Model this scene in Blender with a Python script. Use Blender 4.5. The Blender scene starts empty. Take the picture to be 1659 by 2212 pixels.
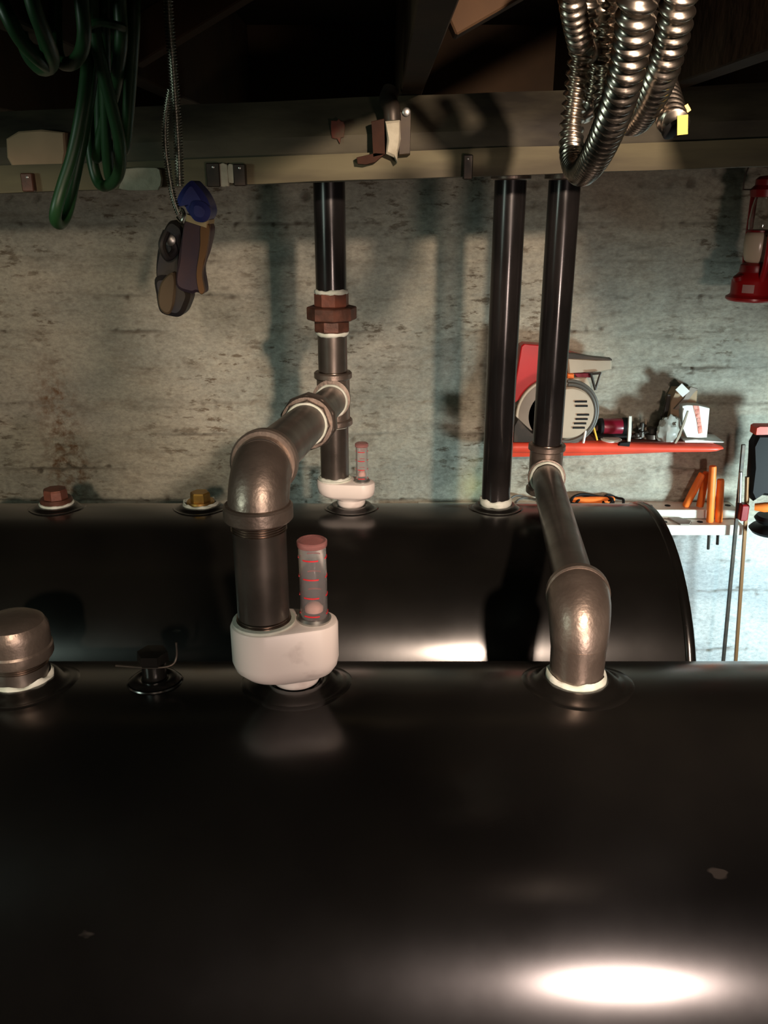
import bpy, math, random
import numpy as np
from mathutils import Vector, Matrix, noise

random.seed(4)
sc = bpy.context.scene
COL = sc.collection

# ------------------------------------------------------------------ camera
H = 1.945                       # eye height above the floor
PITCH = math.radians(20.3)
F = 1885.0                      # focal length in pixels of the 1659x2212 frame
cd = bpy.data.cameras.new('camera'); cam = bpy.data.objects.new('camera', cd)
COL.objects.link(cam); sc.camera = cam
cam.location = (0, 0, H)
cam.rotation_euler = (math.radians(90) - PITCH, 0, 0)
cd.sensor_fit = 'VERTICAL'; cd.sensor_height = 36.0
cd.lens = 36.0 * F / 2212.0
cd.clip_start = 0.02; cd.clip_end = 60

# ------------------------------------------------------------------ world and exposure
w = bpy.data.worlds.new('world'); sc.world = w; w.use_nodes = True
w.node_tree.nodes['Background'].inputs[0].default_value = (0.9, 0.85, 0.7, 1)
w.node_tree.nodes['Background'].inputs[1].default_value = 0.004
sc.view_settings.view_transform = 'Standard'
sc.view_settings.look = 'None'
sc.view_settings.gamma = 1.0
sc.view_settings.use_curve_mapping = False
sc.view_settings.exposure = 0.0

# ------------------------------------------------------------------ lights
def light(name, kind, loc, power, color, size=0.05, target=None, **kw):
    d = bpy.data.lights.new(name, kind); o = bpy.data.objects.new(name, d)
    COL.objects.link(o); o.location = loc; d.energy = power; d.color = color
    if kind in ('POINT', 'SPOT'): d.shadow_soft_size = size
    if kind == 'AREA': d.shape = 'DISK'; d.size = size
    for k, v in kw.items(): setattr(d, k, v)
    if target is not None:
        o.rotation_euler = (Vector(target) - Vector(loc)).to_track_quat('-Z', 'Y').to_euler()
    return o
LA = Vector((0.39, -0.30, H + 0.30))      # shaded bulb up between the joists, behind the camera
LA2 = Vector((0.02, -0.75, H + 0.22))     # second shaded bulb
LW = Vector((0.71, -1.15, H - 0.49))      # low work lamp on the floor stand behind the camera
LB = Vector((1.75, 1.50, H - 0.98))       # cool lamp at the right
light('ceiling_bulb_light', 'SPOT', LA, 165, (1.0, 0.765, 0.60), 0.032, LA + Vector((0.0, 1, -0.36)), spot_size=math.radians(48), spot_blend=0.5)
light('second_bulb_light', 'SPOT', LA2, 175, (1.0, 0.78, 0.60), 0.03, Vector((-1.05, 2.5, H - 0.74)), spot_size=math.radians(26), spot_blend=0.6)
light('work_lamp_light', 'AREA', LW, 11, (1.0, 0.77, 0.67), 0.23, LW + Vector((-0.16, 1, -0.46)), spread=math.radians(84))
light('cool_lamp_light', 'SPOT', LB, 165, (0.70, 0.92, 0.97), 0.11, LB + Vector((-0.72, 0.95, -0.17)), spot_size=math.radians(86), spot_blend=0.9)

light('side_fill_light', 'AREA', Vector((-1.55, 0.15, H + 0.02)), 5.0, (0.80, 1.0, 0.86), 0.35, Vector((0.2, 1.6, H - 0.1)))  # added unseen fill at the left, brightens the hose and spring clamp

# ------------------------------------------------------------------ helpers
def at(px, py, D):
    """point at horizontal distance D along the sight line through a photo pixel"""
    f = Vector((0, math.cos(PITCH), -math.sin(PITCH)))
    u = Vector((0, math.sin(PITCH), math.cos(PITCH)))
    d = f + Vector(((px - 829.5) / F, 0, 0)) + u * ((1106 - py) / F)
    d *= D / d.y
    return Vector((0, 0, H)) + d

class MB:
    def __init__(s): s.v = []; s.f = []
    def add(s, vs, fs):
        n = len(s.v); s.v += [tuple(p) for p in vs]; s.f += [tuple(i + n for i in f) for f in fs]; return s
    def box(s, c, size, rot=None, bev=0.0):
        hx, hy, hz = [a / 2 for a in size]
        if bev <= 0:
            vs = [Vector((x, y, z)) for x in (-hx, hx) for y in (-hy, hy) for z in (-hz, hz)]
            fs = [(0,1,3,2),(4,6,7,5),(0,4,5,1),(2,3,7,6),(0,2,6,4),(1,5,7,3)]
        else:
            b = min(bev, hx*.98, hy*.98, hz*.98); vs = []; idx = {}
            for sx in (-1,1):
                for sy in (-1,1):
                    for sz in (-1,1):
                        for a in range(3):
                            p = [sx*(hx-b), sy*(hy-b), sz*(hz-b)]
                            p[a] += (sx,sy,sz)[a]*b
                            idx[(sx,sy,sz,a)] = len(vs); vs.append(Vector(p))
            fs = []
            for a in range(3):
                o1, o2 = [k for k in range(3) if k != a]
                for sg in (-1,1):
                    q = []
                    for (i,j) in ((-1,-1),(1,-1),(1,1),(-1,1)):
                        k = [0,0,0]; k[a]=sg; k[o1]=i; k[o2]=j; q.append(idx[(k[0],k[1],k[2],a)])
                    fs.append(tuple(q))
            for a in range(3):       # edges parallel to axis a
                o1, o2 = [k for k in range(3) if k != a]
                for i in (-1,1):
                    for j in (-1,1):
                        def key(e, ax):
                            k=[0,0,0]; k[a]=e; k[o1]=i; k[o2]=j; return idx[(k[0],k[1],k[2],ax)]
                        fs.append((key(-1,o1), key(1,o1), key(1,o2), key(-1,o2)))
            for sx in (-1,1):
                for sy in (-1,1):
                    for sz in (-1,1): fs.append(tuple(idx[(sx,sy,sz,a)] for a in range(3)))
        c = Vector(c)
        if rot is not None: vs = [rot @ p for p in vs]
        return s.add([p + c for p in vs], fs)
    def lathe(s, prof, c, axis=(0,0,1), seg=32, phase=0.0, cap=True):
        c = Vector(c); ax = Vector(axis).normalized()
        q = Vector((0,0,1)).rotation_difference(ax)
        vs = []; fs = []
        for r, z in prof:
            for k in range(seg):
                t = phase + 2*math.pi*k/seg
                vs.append(c + q @ Vector((max(r,1e-5)*math.cos(t), max(r,1e-5)*math.sin(t), z)))
        for i in range(len(prof)-1):
            for k in range(seg):
                k2 = (k+1) % seg
                fs.append((i*seg+k, i*seg+k2, (i+1)*seg+k2, (i+1)*seg+k))
        if cap:
            fs.append(tuple(range(seg))[::-1]); fs.append(tuple((len(prof)-1)*seg+k for k in range(seg)))
        return s.add(vs, fs)
    def tube(s, pts, r, seg=16, cap=True):
        P = [Vector(p) for p in pts]; n = len(P)
        R = r if isinstance(r, (list, tuple)) else [r]*n
        T = [(P[min(i+1,n-1)]-P[max(i-1,0)]).normalized() for i in range(n)]
        a = Vector((0,0,1)) if abs(T[0].z) < .9 else Vector((1,0,0))
        N = (a - T[0]*a.dot(T[0])).normalized(); vs = []; fs = []
        for i in range(n):
            if i: N = (T[i-1].rotation_difference(T[i])) @ N
            B = T[i].cross(N)
            for k in range(seg):
                t = 2*math.pi*k/seg
                vs.append(P[i] + (N*math.cos(t) + B*math.sin(t))*R[i])
        for i in range(n-1):
            for k in range(seg):
                k2 = (k+1) % seg
                fs.append((i*seg+k, i*seg+k2, (i+1)*seg+k2, (i+1)*seg+k))
        if cap:
            fs.append(tuple(range(seg))[::-1]); fs.append(tuple((n-1)*seg+k for k in range(seg)))
        return s.add(vs, fs)
    def prism(s, poly, y0, y1, bev=0.0):
        """outline in the XZ plane (world), extruded from y0 (front) to y1"""
        n = len(poly); cx = sum(p[0] for p in poly)/n; cz = sum(p[1] for p in poly)/n
        def ring(y, k):
            out = []
            for x, z in poly:
                d = math.hypot(x-cx, z-cz) or 1
                out.append((x-(x-cx)/d*k, y, z-(z-cz)/d*k))
            return out
        rings = [ring(y0, bev), ring(y0+bev, 0), ring(y1, 0)] if bev else [ring(y0,0), ring(y1,0)]
        vs = [p for r_ in rings for p in r_]; fs = []
        for i in range(len(rings)-1):
            for k in range(n):
                k2=(k+1)%n; fs.append((i*n+k, i*n+k2, (i+1)*n+k2, (i+1)*n+k))
        fs.append(tuple(range(n))[::-1]); fs.append(tuple((len(rings)-1)*n+k for k in range(n)))
        return s.add(vs, fs)
    def build(s, name, mat, parent=None, angle=35, kind=None, label=None):
        me = bpy.data.meshes.new(name)
        off = Vector((0,0,0)); p = parent
        while p is not None: off += Vector(p.location); p = p.parent
        me.from_pydata([(x-off.x, y-off.y, z-off.z) for x,y,z in s.v], [], s.f)
        me.validate(); me.update()
        import bmesh
        bm = bmesh.new(); bm.from_mesh(me); bmesh.ops.recalc_face_normals(bm, faces=bm.faces); bm.to_mesh(me); bm.free()
        me.polygons.foreach_set('use_smooth', [True]*len(me.polygons))
        me.set_sharp_from_angle(angle=math.radians(angle))
        me.materials.append(mat)
        o = bpy.data.objects.new(name, me); COL.objects.link(o); o.parent = parent
        if kind: o['kind'] = kind
        if label: o['label'] = label
        return o

def tag(o, label, cat, group=None):
    o['label'] = label; o['category'] = cat
    if group: o['group'] = group
    return o
def thing(name, loc, label, cat, group=None):
    o = bpy.data.objects.new(name, None); COL.objects.link(o); o.location = loc
    o.empty_display_size = 0.05
    return tag(o, label, cat, group)
def smooth_path(pts, n=12):
    P = [Vector(p) for p in pts]; out = []
    for i in range(len(P)-1):
        p0 = P[max(i-1,0)]; p1 = P[i]; p2 = P[i+1]; p3 = P[min(i+2,len(P)-1)]
        for k in range(n):
            t = k/n
            out.append(0.5*((2*p1)+(p2-p0)*t+(2*p0-5*p1+4*p2-p3)*t*t+(3*p1-p0-3*p2+p3)*t**3))
    out.append(P[-1]); return out

# ------------------------------------------------------------------ materials
def mat(name, c1, rough=0.5, metal=0.0, c2=None, scale=8.0, lo=0.4, hi=0.65, bump=0.0, bscale=40.0, rvar=0.0, stretch=None, spec=0.5, coat=0.0, detail=6):
    m = bpy.data.materials.new(name); m.use_nodes = True
    nt = m.node_tree; b = nt.nodes['Principled BSDF']
    b.inputs['Base Color'].default_value = (*c1, 1); b.inputs['Roughness'].default_value = rough
    b.inputs['Metallic'].default_value = metal; b.inputs['Specular IOR Level'].default_value = spec
    b.inputs['Coat Weight'].default_value = coat
    tc = nt.nodes.new('ShaderNodeTexCoord'); mp = nt.nodes.new('ShaderNodeMapping')
    nt.links.new(tc.outputs['Object'], mp.inputs[0])
    if stretch: mp.inputs['Scale'].default_value = stretch
    if c2 is not None:
        n = nt.nodes.new('ShaderNodeTexNoise'); n.inputs['Scale'].default_value = scale; n.inputs['Detail'].default_value = detail
        nt.links.new(mp.outputs[0], n.inputs['Vector'])
        r = nt.nodes.new('ShaderNodeValToRGB'); r.color_ramp.elements[0].position = lo; r.color_ramp.elements[1].position = hi
        r.color_ramp.elements[0].color = (*c1, 1); r.color_ramp.elements[1].color = (*c2, 1)
        nt.links.new(n.outputs['Fac'], r.inputs[0]); nt.links.new(r.outputs[0], b.inputs['Base Color'])
    if rvar:
        n = nt.nodes.new('ShaderNodeTexNoise'); n.inputs['Scale'].default_value = scale*1.7; n.inputs['Detail'].default_value = 5
        nt.links.new(mp.outputs[0], n.inputs['Vector'])
        r = nt.nodes.new('ShaderNodeMapRange'); r.inputs['From Min'].default_value=.3; r.inputs['From Max'].default_value=.7
        r.inputs['To Min'].default_value = max(rough-rvar,.03); r.inputs['To Max'].default_value = rough+rvar
        nt.links.new(n.outputs['Fac'], r.inputs[0]); nt.links.new(r.outputs[0], b.inputs['Roughness'])
    if bump:
        n = nt.nodes.new('ShaderNodeTexNoise'); n.inputs['Scale'].default_value = bscale; n.inputs['Detail'].default_value = 4
        nt.links.new(mp.outputs[0], n.inputs['Vector'])
        bp = nt.nodes.new('ShaderNodeBump'); bp.inputs['Strength'].default_value = bump; bp.inputs['Distance'].default_value = 0.002
        nt.links.new(n.outputs['Fac'], bp.inputs['Height']); nt.links.new(bp.outputs[0], b.inputs['Normal'])
    return m
M = {}
M['tank'] = mat('black_tank_paint', (.006,.0055,.005), .225, 0, (.010,.009,.0075), 3, bump=.02, bscale=14, rvar=.035, detail=8, spec=1.0)
def scuffs(m, col, scale, a, b):
    nt = m.node_tree; bs = nt.nodes['Principled BSDF']; src = bs.inputs['Base Color'].links[0].from_socket
    tc = nt.nodes.new('ShaderNodeTexCoord'); mp = nt.nodes.new('ShaderNodeMapping'); mp.inputs['Scale'].default_value = (.45, 1, 1)
    nt.links.new(tc.outputs['Object'], mp.inputs[0])
    n = nt.nodes.new('ShaderNodeTexNoise'); n.inputs['Scale'].default_value = scale; n.inputs['Detail'].default_value = 3
    nt.links.new(mp.outputs[0], n.inputs['Vector'])
    r = nt.nodes.new('ShaderNodeMapRange'); r.inputs['From Min'].default_value = a; r.inputs['From Max'].default_value = b
    nt.links.new(n.outputs['Fac'], r.inputs[0])
    x = nt.nodes.new('ShaderNodeMix'); x.data_type = 'RGBA'; nt.links.new(r.outputs[0], x.inputs[0]); nt.links.new(src, x.inputs[6]); x.inputs[7].default_value = (*col, 1)
    nt.links.new(x.outputs[2], bs.inputs['Base Color'])
scuffs(M['tank'], (.045,.038,.032), 26, .735, .76)
M['black_pipe'] = mat('black_steel_pipe', (.013,.012,.012), .20, .3, (.03,.026,.025), 14, bump=.05, bscale=30, rvar=.08, stretch=(1,1,.35))
M['grey_pipe'] = mat('grey_steel_pipe', (.10,.085,.072), .34, .75, (.17,.145,.125), 10, bump=.05, bscale=40, rvar=.07)
M['fitting'] = mat('cast_fitting', (.22,.175,.145), .40, .80, (.30,.245,.205), 16, bump=.25, bscale=160, rvar=.06)
M['thread'] = mat('bare_thread', (.42,.33,.27), .30, 1.0, (.3,.24,.2), 30)
M['dope'] = mat('pipe_dope', (.55,.60,.50), .55, 0, (.72,.74,.66), 40, bump=.5, bscale=90)
M['rust'] = mat('rusty_brown', (.075,.032,.020), .5, .3, (.14,.055,.035), 40, bump=.3, bscale=120)
M['rust_red'] = mat('rusty_red', (.19,.065,.04), .5, .3, (.10,.04,.028), 30, bump=.3, bscale=120)
M['dark_rust'] = mat('dark_rust', (.045,.018,.010), .8, 0, (.03,.013,.008), 30, bump=.4, bscale=90, spec=.2)
M['brass'] = mat('dull_brass', (.45,.27,.06), .4, .8, (.25,.14,.05), 40)
M['old_brass'] = mat('old_brass', (.05,.033,.014), .6, .1, (.035,.022,.012), 30)
M['white_metal'] = mat('gauge_white', (.84,.76,.70), .42, 0, (.58,.50,.46), 16, .60, .74, bump=.06, bscale=30)
M['clear'] = mat('clear_plastic', (.95,.93,.93), .12, 0)
b_ = M['clear'].node_tree.nodes['Principled BSDF']; b_.inputs['Transmission Weight'].default_value = .93; b_.inputs['IOR'].default_value = 1.35
M['red_mark'] = mat('red_mark', (.70,.02,.03), .4)
M['red_clear'] = mat('red_translucent', (.88,.42,.40), .2); M['red_clear'].node_tree.nodes['Principled BSDF'].inputs['Transmission Weight'].default_value = .8
M['float'] = mat('float_pink', (.85,.50,.42), .4)
M['wood_dark'] = mat('old_timber', (.10,.070,.040), .75, 0, (.055,.042,.028), 5, bump=.5, bscale=30, stretch=(1,.5,1), spec=.25)
M['joist'] = mat('joist_timber', (.055,.032,.016), .8, 0, (.035,.022,.012), 6, bump=.4, bscale=30, spec=.2)
M['brace'] = mat('bridging_timber', (.075,.040,.018), .8, 0, (.05,.027,.013), 8, bump=.4, bscale=40, spec=.25)
M['subfloor'] = mat('subfloor_boards', (.022,.015,.010), .9, 0, (.012,.009,.007), 5, spec=.1)
M['beam'] = mat('beam_mottled', (.085,.075,.048), .7, 0, (.022,.019,.014), 6, .40, .60, bump=.9, bscale=22, stretch=(.5,1,1.5), spec=.3, detail=10)
M['ledger'] = mat('ledger_pale', (.135,.118,.064), .65, 0, (.075,.063,.036), 9, .42, .60, bump=.35, bscale=30, stretch=(.3,1,2), spec=.3)
M['conduit'] = mat('galvanised_spiral', (.60,.53,.45), .27, 1.0, (.35,.31,.26), 25)
M['spring'] = mat('spring_steel', (.55,.55,.48), .3, 1.0)
M['hose'] = mat('green_hose', (.010,.044,.013), .42, 0, (.016,.06,.018), 12)
M['blue'] = mat('blue_plastic', (.028,.036,.17), .42, 0, (.04,.05,.20), 20)
M['clampbody'] = mat('clamp_painted_steel', (.075,.04,.045), .42, .3, (.05,.035,.05), 25, bump=.1)
M['clamp_dark'] = mat('clamp_dark_steel', (.022,.022,.028), .45, .3, (.04,.032,.024), 25, bump=.1)
M['orange'] = mat('orange_plastic', (.95,.235,.035), .5, 0, (.86,.19,.03), 30, spec=.3)
M['cream'] = mat('cream_tape', (.42,.31,.15), .6)
M['shelf_red'] = mat('shelf_red', (.85,.085,.04), .42, 0, (.76,.07,.035), 18, bump=.1)
M['shelf_dust'] = mat('shelf_dusty', (.30,.10,.07), .8, 0, (.16,.06,.05), 20)
M['red'] = mat('red_enamel', (.52,.012,.015), .32, 0, (.42,.01,.012), 12)
M['darkred'] = mat('dark_red_enamel', (.30,.008,.010), .35, 0, (.2,.006,.008), 12)
M['maroon'] = mat('maroon_plastic', (.20,.008,.022), .3)
M['beige'] = mat('beige_casing', (.50,.42,.31), .55, 0, (.44,.36,.26), 10)
M['greytan'] = mat('grey_tan_casing', (.27,.22,.17), .55, 0, (.22,.18,.14), 10)
M['rubber'] = mat('black_rubber', (.007,.007,.007), .6, spec=.2)
M['cable'] = mat('grey_cable', (.10,.095,.08), .5)
M['steel'] = mat('plain_steel', (.45,.45,.42), .35, .9, (.35,.34,.32), 30)
M['white'] = mat('white_paint', (.80,.80,.70), .5, 0, (.72,.71,.62), 14)
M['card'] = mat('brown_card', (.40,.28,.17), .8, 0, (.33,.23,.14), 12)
M['paper'] = mat('white_paper', (.88,.87,.80), .7)
M['print_red'] = mat('red_print', (.75,.22,.15), .7, 0, (.85,.45,.36), 90)
M['yellow'] = mat('yellow_paint', (.80,.52,.05), .5)
M['tag_yellow'] = mat('tag_yellow', (.50,.40,.05), .6)
M['wood_light'] = mat('pale_wood', (.42,.34,.24), .7, 0, (.30,.24,.17), 20)
M['darkmetal'] = mat('dark_metal', (.04,.036,.03), .45, .6, (.08,.06,.045), 30)
M['frosted'] = mat('frosted_white', (.80,.70,.52), .22, 0)
M['glass'] = mat('lantern_glass', (.9,.9,.88), .04, 0)
g_ = M['glass'].node_tree.nodes['Principled BSDF']; g_.inputs['Transmission Weight'].default_value = 1; g_.inputs['IOR'].default_value = 1.45
M['bag'] = mat('cloudy_plastic_bag', (.60,.60,.52), .3, 0, (.35,.33,.28), 22, bump=.8, bscale=30)
M['bag'].node_tree.nodes['Principled BSDF'].inputs['Transmission Weight'].default_value = .35
M['plaster'] = mat('white_plaster', (.50,.46,.35), .85, 0, (.38,.34,.25), 40, bump=.8, bscale=90)
M['paint_faded'] = mat('faded_red_paint', (.12,.035,.025), .85, 0, (.09,.06,.04), 40, spec=.2)
M['brown_bar'] = mat('bronze_bar', (.20,.10,.04), .4, .5, (.2,.1,.04), 25)
M['floor'] = mat('concrete_floor', (.16,.15,.135), .8, 0, (.11,.10,.09), 4, bump=.3)
M['label_pink'] = mat('faded_label', (.62,.36,.33), .7)

def wall_material():
    m = bpy.data.materials.new('board_formed_concrete'); m.use_nodes = True
    nt = m.node_tree; N = nt.nodes; L = nt.links; b = N['Principled BSDF']
    b.inputs['Roughness'].default_value = .85; b.inputs['Specular IOR Level'].default_value = .25
    tc = N.new('ShaderNodeTexCoord')
    def nz(scale, detail=8, rough=.6, stretch=(1,1,1), loc=(0,0,0)):
        mp = N.new('ShaderNodeMapping'); mp.inputs['Scale'].default_value = stretch; mp.inputs['Location'].default_value = loc
        L.new(tc.outputs['Object'], mp.inputs[0])
        n = N.new('ShaderNodeTexNoise'); n.inputs['Scale'].default_value = scale; n.inputs['Detail'].default_value = detail; n.inputs['Roughness'].default_value = rough
        L.new(mp.outputs[0], n.inputs['Vector']); return n.outputs['Fac']
    def ramp(fac, a, c, ca, cb):
        r = N.new('ShaderNodeValToRGB'); r.color_ramp.elements[0].position = a; r.color_ramp.elements[1].position = c
        r.color_ramp.elements[0].color = (*ca,1); r.color_ramp.elements[1].color = (*cb,1); L.new(fac, r.inputs[0]); return r.outputs[0]
    def mix(f, a, c, mode='MIX'):
        x = N.new('ShaderNodeMix'); x.data_type = 'RGBA'; x.blend_type = mode
        if isinstance(f, float): x.inputs[0].default_value = f
        else: L.new(f, x.inputs[0])
        for s_, v in ((6, a), (7, c)):
            if isinstance(v, tuple): x.inputs[s_].default_value = (*v, 1)
            else: L.new(v, x.inputs[s_])
        return x.outputs[2]
    base = ramp(nz(2.2, 6), .35, .65, (.42,.385,.31), (.36,.355,.295))
    base = mix(ramp(nz(14, 9, .7, (.45,1,1.4)), .50, .66, (0,0,0), (1,1,1)), base, (.29,.265,.21))
    # missing paint, and dark pits with their shade painted in
    pits = ramp(nz(30, 9, .72, (.5,1,1.5), (3,1,2)), .54, .61, (0,0,0), (1,1,1))
    where = ramp(nz(3.0, 4, .5, (1,1,1), (7,2,5)), .42, .56, (0,0,0), (1,1,1))
    mm = N.new('ShaderNodeMath'); mm.operation = 'MULTIPLY'; L.new(pits, mm.inputs[0]); L.new(where, mm.inputs[1])
    sx = N.new('ShaderNodeSeparateXYZ'); L.new(tc.outputs['Object'], sx.inputs[0])
    zr = N.new('ShaderNodeMapRange'); zr.inputs['From Min'].default_value = H - 1.02; zr.inputs['From Max'].default_value = H - .93
    L.new(sx.outputs[2], zr.inputs[0])
    base = mix(zr.outputs[0], (.44,.465,.47), base)
    m2 = N.new('ShaderNodeMath'); m2.operation = 'MULTIPLY'; L.new(mm.outputs[0], m2.inputs[0]); L.new(zr.outputs[0], m2.inputs[1])
    base = mix(m2.outputs[0], base, (.15,.12,.085))
    fine = ramp(nz(120, 6, .7, (.6,1,1)), .36, .64, (.80,.80,.80), (1.14,1.14,1.14))
    base = mix(1.0, base, fine, 'MULTIPLY')
    blotch = ramp(nz(5, 5, .55, (.6,1,1.3), (11,3,1)), .38, .62, (.84,.86,.86), (1.10,1.08,1.04))
    base = mix(1.0, base, blotch, 'MULTIPLY')
    # rust, algae and darker grooves and pits: stored per vertex as masks
    at_ = N.new('ShaderNodeAttribute'); at_.attribute_name = 'stain_groove'
    sp = N.new('ShaderNodeSeparateColor'); L.new(at_.outputs['Color'], sp.inputs[0])
    ru = N.new('ShaderNodeMath'); ru.operation = 'MULTIPLY'
    L.new(ramp(nz(36, 8, .7), .42, .62, (0,0,0), (1,1,1)), ru.inputs[0]); L.new(sp.outputs[0], ru.inputs[1])
    base = mix(ru.outputs[0], base, (.17,.10,.055))
    base = mix(sp.outputs[1], base, (.42,.42,.16))
    base = mix(sp.outputs[2], base, (.12,.10,.075))
    # the lowest part of the wall is smooth pale blue-grey paint
    L.new(base, b.inputs['Base Color'])
    bp = N.new('ShaderNodeBump'); bp.inputs['Strength'].default_value = .7; bp.inputs['Distance'].default_value = .007
    L.new(nz(45, 8, .65, (.6,1,1.2)), bp.inputs['Height']); L.new(bp.outputs[0], b.inputs['Normal'])
    return m
M['wall'] = wall_material()

# ------------------------------------------------------------------ the room
WY = 2.50                       # the wall behind the tanks
XL, XR, YF = -1.9, 2.75, -2.4
ZC = H + 0.385                  # underside of the subfloor
def build_wall():
    nx, nz_ = 980, 560
    xs = np.linspace(XL-.05, XR+.05, nx); zs = np.linspace(0, ZC, nz_)
    lines = [H + a for a in (-.087,-.187,-.279,-.378,-.480,-.585,-.680,-.785,-.885,-.99,-1.09,-1.19,-1.29,-1.4,-1.5,-1.6,-1.7,-1.8)]
    offs = [random.uniform(-.003,.003) for _ in range(len(lines)+1)]
    V = np.zeros((nz_, nx, 3), dtype=np.float32); st = np.zeros((nz_, nx, 4), dtype=np.float32); st[...,3] = 1
    pA, pB = at(128, 950, WY), at(1030, 1045, WY)
    for j, z in enumerate(zs):
        for i, x in enumerate(xs):
            wob = .006*noise.noise(Vector((x*2.2, 0, z*.6))) + .0035*noise.noise(Vector((x*17, 2, z*3))) + .0018*noise.noise(Vector((x*60, 5, z*9)))
            zz = z + wob
            k = 0; dmin = 9
            for li, lz in enumerate(lines):
                if zz < lz: k = li + 1
                dmin = min(dmin, abs(zz-lz))
            d = offs[k]
            n1 = noise.noise(Vector((x*5, 3, z*9))); n2 = noise.noise(Vector((x*22, 7, z*34))); n3 = noise.noise(Vector((x*3, 9, z*3)))
            groove = math.exp(-(dmin/.0038)**2) * max(0, .05 + n1*1.3 + .6*n3)
            n4 = noise.noise(Vector((x*48, 4, z*75)))
            pit = max(0, n4-.22)*math.exp(-(dmin/.022)**2)*max(0, .25+n1+n3)
            d += -.006*groove + .0035*n1 + .0022*n2 + .004*n3 + .0010*n4 - .020*pit
            # rough honeycombed band under the beam
            t = math.exp(-((z-(H-.02))/.055)**2); h1 = max(0, noise.noise(Vector((x*26, 1, z*34)))-.38)*(.5+.8*max(0,n3+.3))
            d -= t*h1*.05
            # spalled patches
            r1 = math.exp(-(((x-pA.x-.005-.02*n3)/.050)**2 + ((z-pA.z)/.19)**2)); d -= r1*(.006+.014*abs(n2)+.012*max(0,n4))
            r1 *= .8 + .8*max(0, n1+.35)
            V[j,i] = (x, WY - d, z)
            st[j,i,0] = min(1, r1*1.7)
            st[j,i,1] = min(1,.8*math.exp(-(((x-pB.x)/.05)**2+((z-pB.z)/.06)**2))*(.6+n1))
            st[j,i,2] = min(1, groove*.9 + t*h1*3.0 + pit*3.2)
    idx = np.arange(nx*nz_).reshape(nz_, nx)
    fc = np.stack([idx[:-1,:-1], idx[:-1,1:], idx[1:,1:], idx[1:,:-1]], -1).reshape(-1,4)
    me = bpy.data.meshes.new('wall_back'); me.from_pydata(V.reshape(-1,3).tolist(), [], fc.tolist()); me.update()
    ca = me.color_attributes.new('stain_groove', 'FLOAT_COLOR', 'POINT'); ca.data.foreach_set('color', st.reshape(-1))
    me.polygons.foreach_set('use_smooth', [True]*len(me.polygons)); me.materials.append(M['wall'])
    o = bpy.data.objects.new('wall_back', me); COL.objects.link(o); o['kind'] = 'structure'
build_wall()
def struct(name, c, size, m, parent=None):
    return MB().box(c, size).build(name, m, parent, kind='structure' if parent is None else None)
struct('floor', ((XL+XR)/2, (YF+WY)/2, -.05), (XR-XL+.2, WY-YF+.3, .1), M['floor'])
struct('wall_left', (XL-.05, (YF+WY)/2, ZC/2), (.1, WY-YF+.2, ZC), M['wall'])
struct('wall_right', (XR+.05, (YF+WY)/2, ZC/2), (.1, WY-YF+.2, ZC), M['wall'])
struct('wall_front', ((XL+XR)/2, YF-.05, ZC/2), (XR-XL+.2, .1, ZC), M['wall'])
ceil = struct('ceiling', ((XL+XR)/2, (YF+WY)/2, ZC+.015), (XR-XL+.2, WY-YF+.3, .03), M['subfloor'])
JZ0 = H + .147
JX = [-1.58,-1.17,-.765,-.36,.045,.45,.855,1.26,1.665,2.07,2.475]
for x in JX:
    MB().box((x, (YF+WY)/2, (JZ0+ZC)/2), (.036, WY-YF, ZC-JZ0), bev=.002).build('joist', M['joist'], ceil)
# cross bridging between the joists
def bridging(x0, x1, yc, up, m=M['brace']):
    z0, z1 = (JZ0+.028, ZC-.02) if up else (ZC-.02, JZ0+.028)
    a = Vector((x0+.02, yc, z0)); b = Vector((x1-.02, yc, z1)); d = b-a
    rot = Matrix.Rotation(-math.atan2(d.z, d.x), 3, 'Y')
    MB().box((a+b)/2, (d.length, .036, .050), rot, bev=.002).build('bridging_board', m, ceil)
bridging(-.36, .045, 1.30, True); bridging(.045, .45, 1.06, True); bridging(.45, .855, 1.30, True)
bridging(-.765, -.36, 1.30, False); bridging(.855, 1.26, 1.32, True)
struct('trim_1', ((XL+XR)/2, WY-.02, (JZ0+ZC)/2), (XR-XL, .03, ZC-JZ0), M['joist'])

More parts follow.
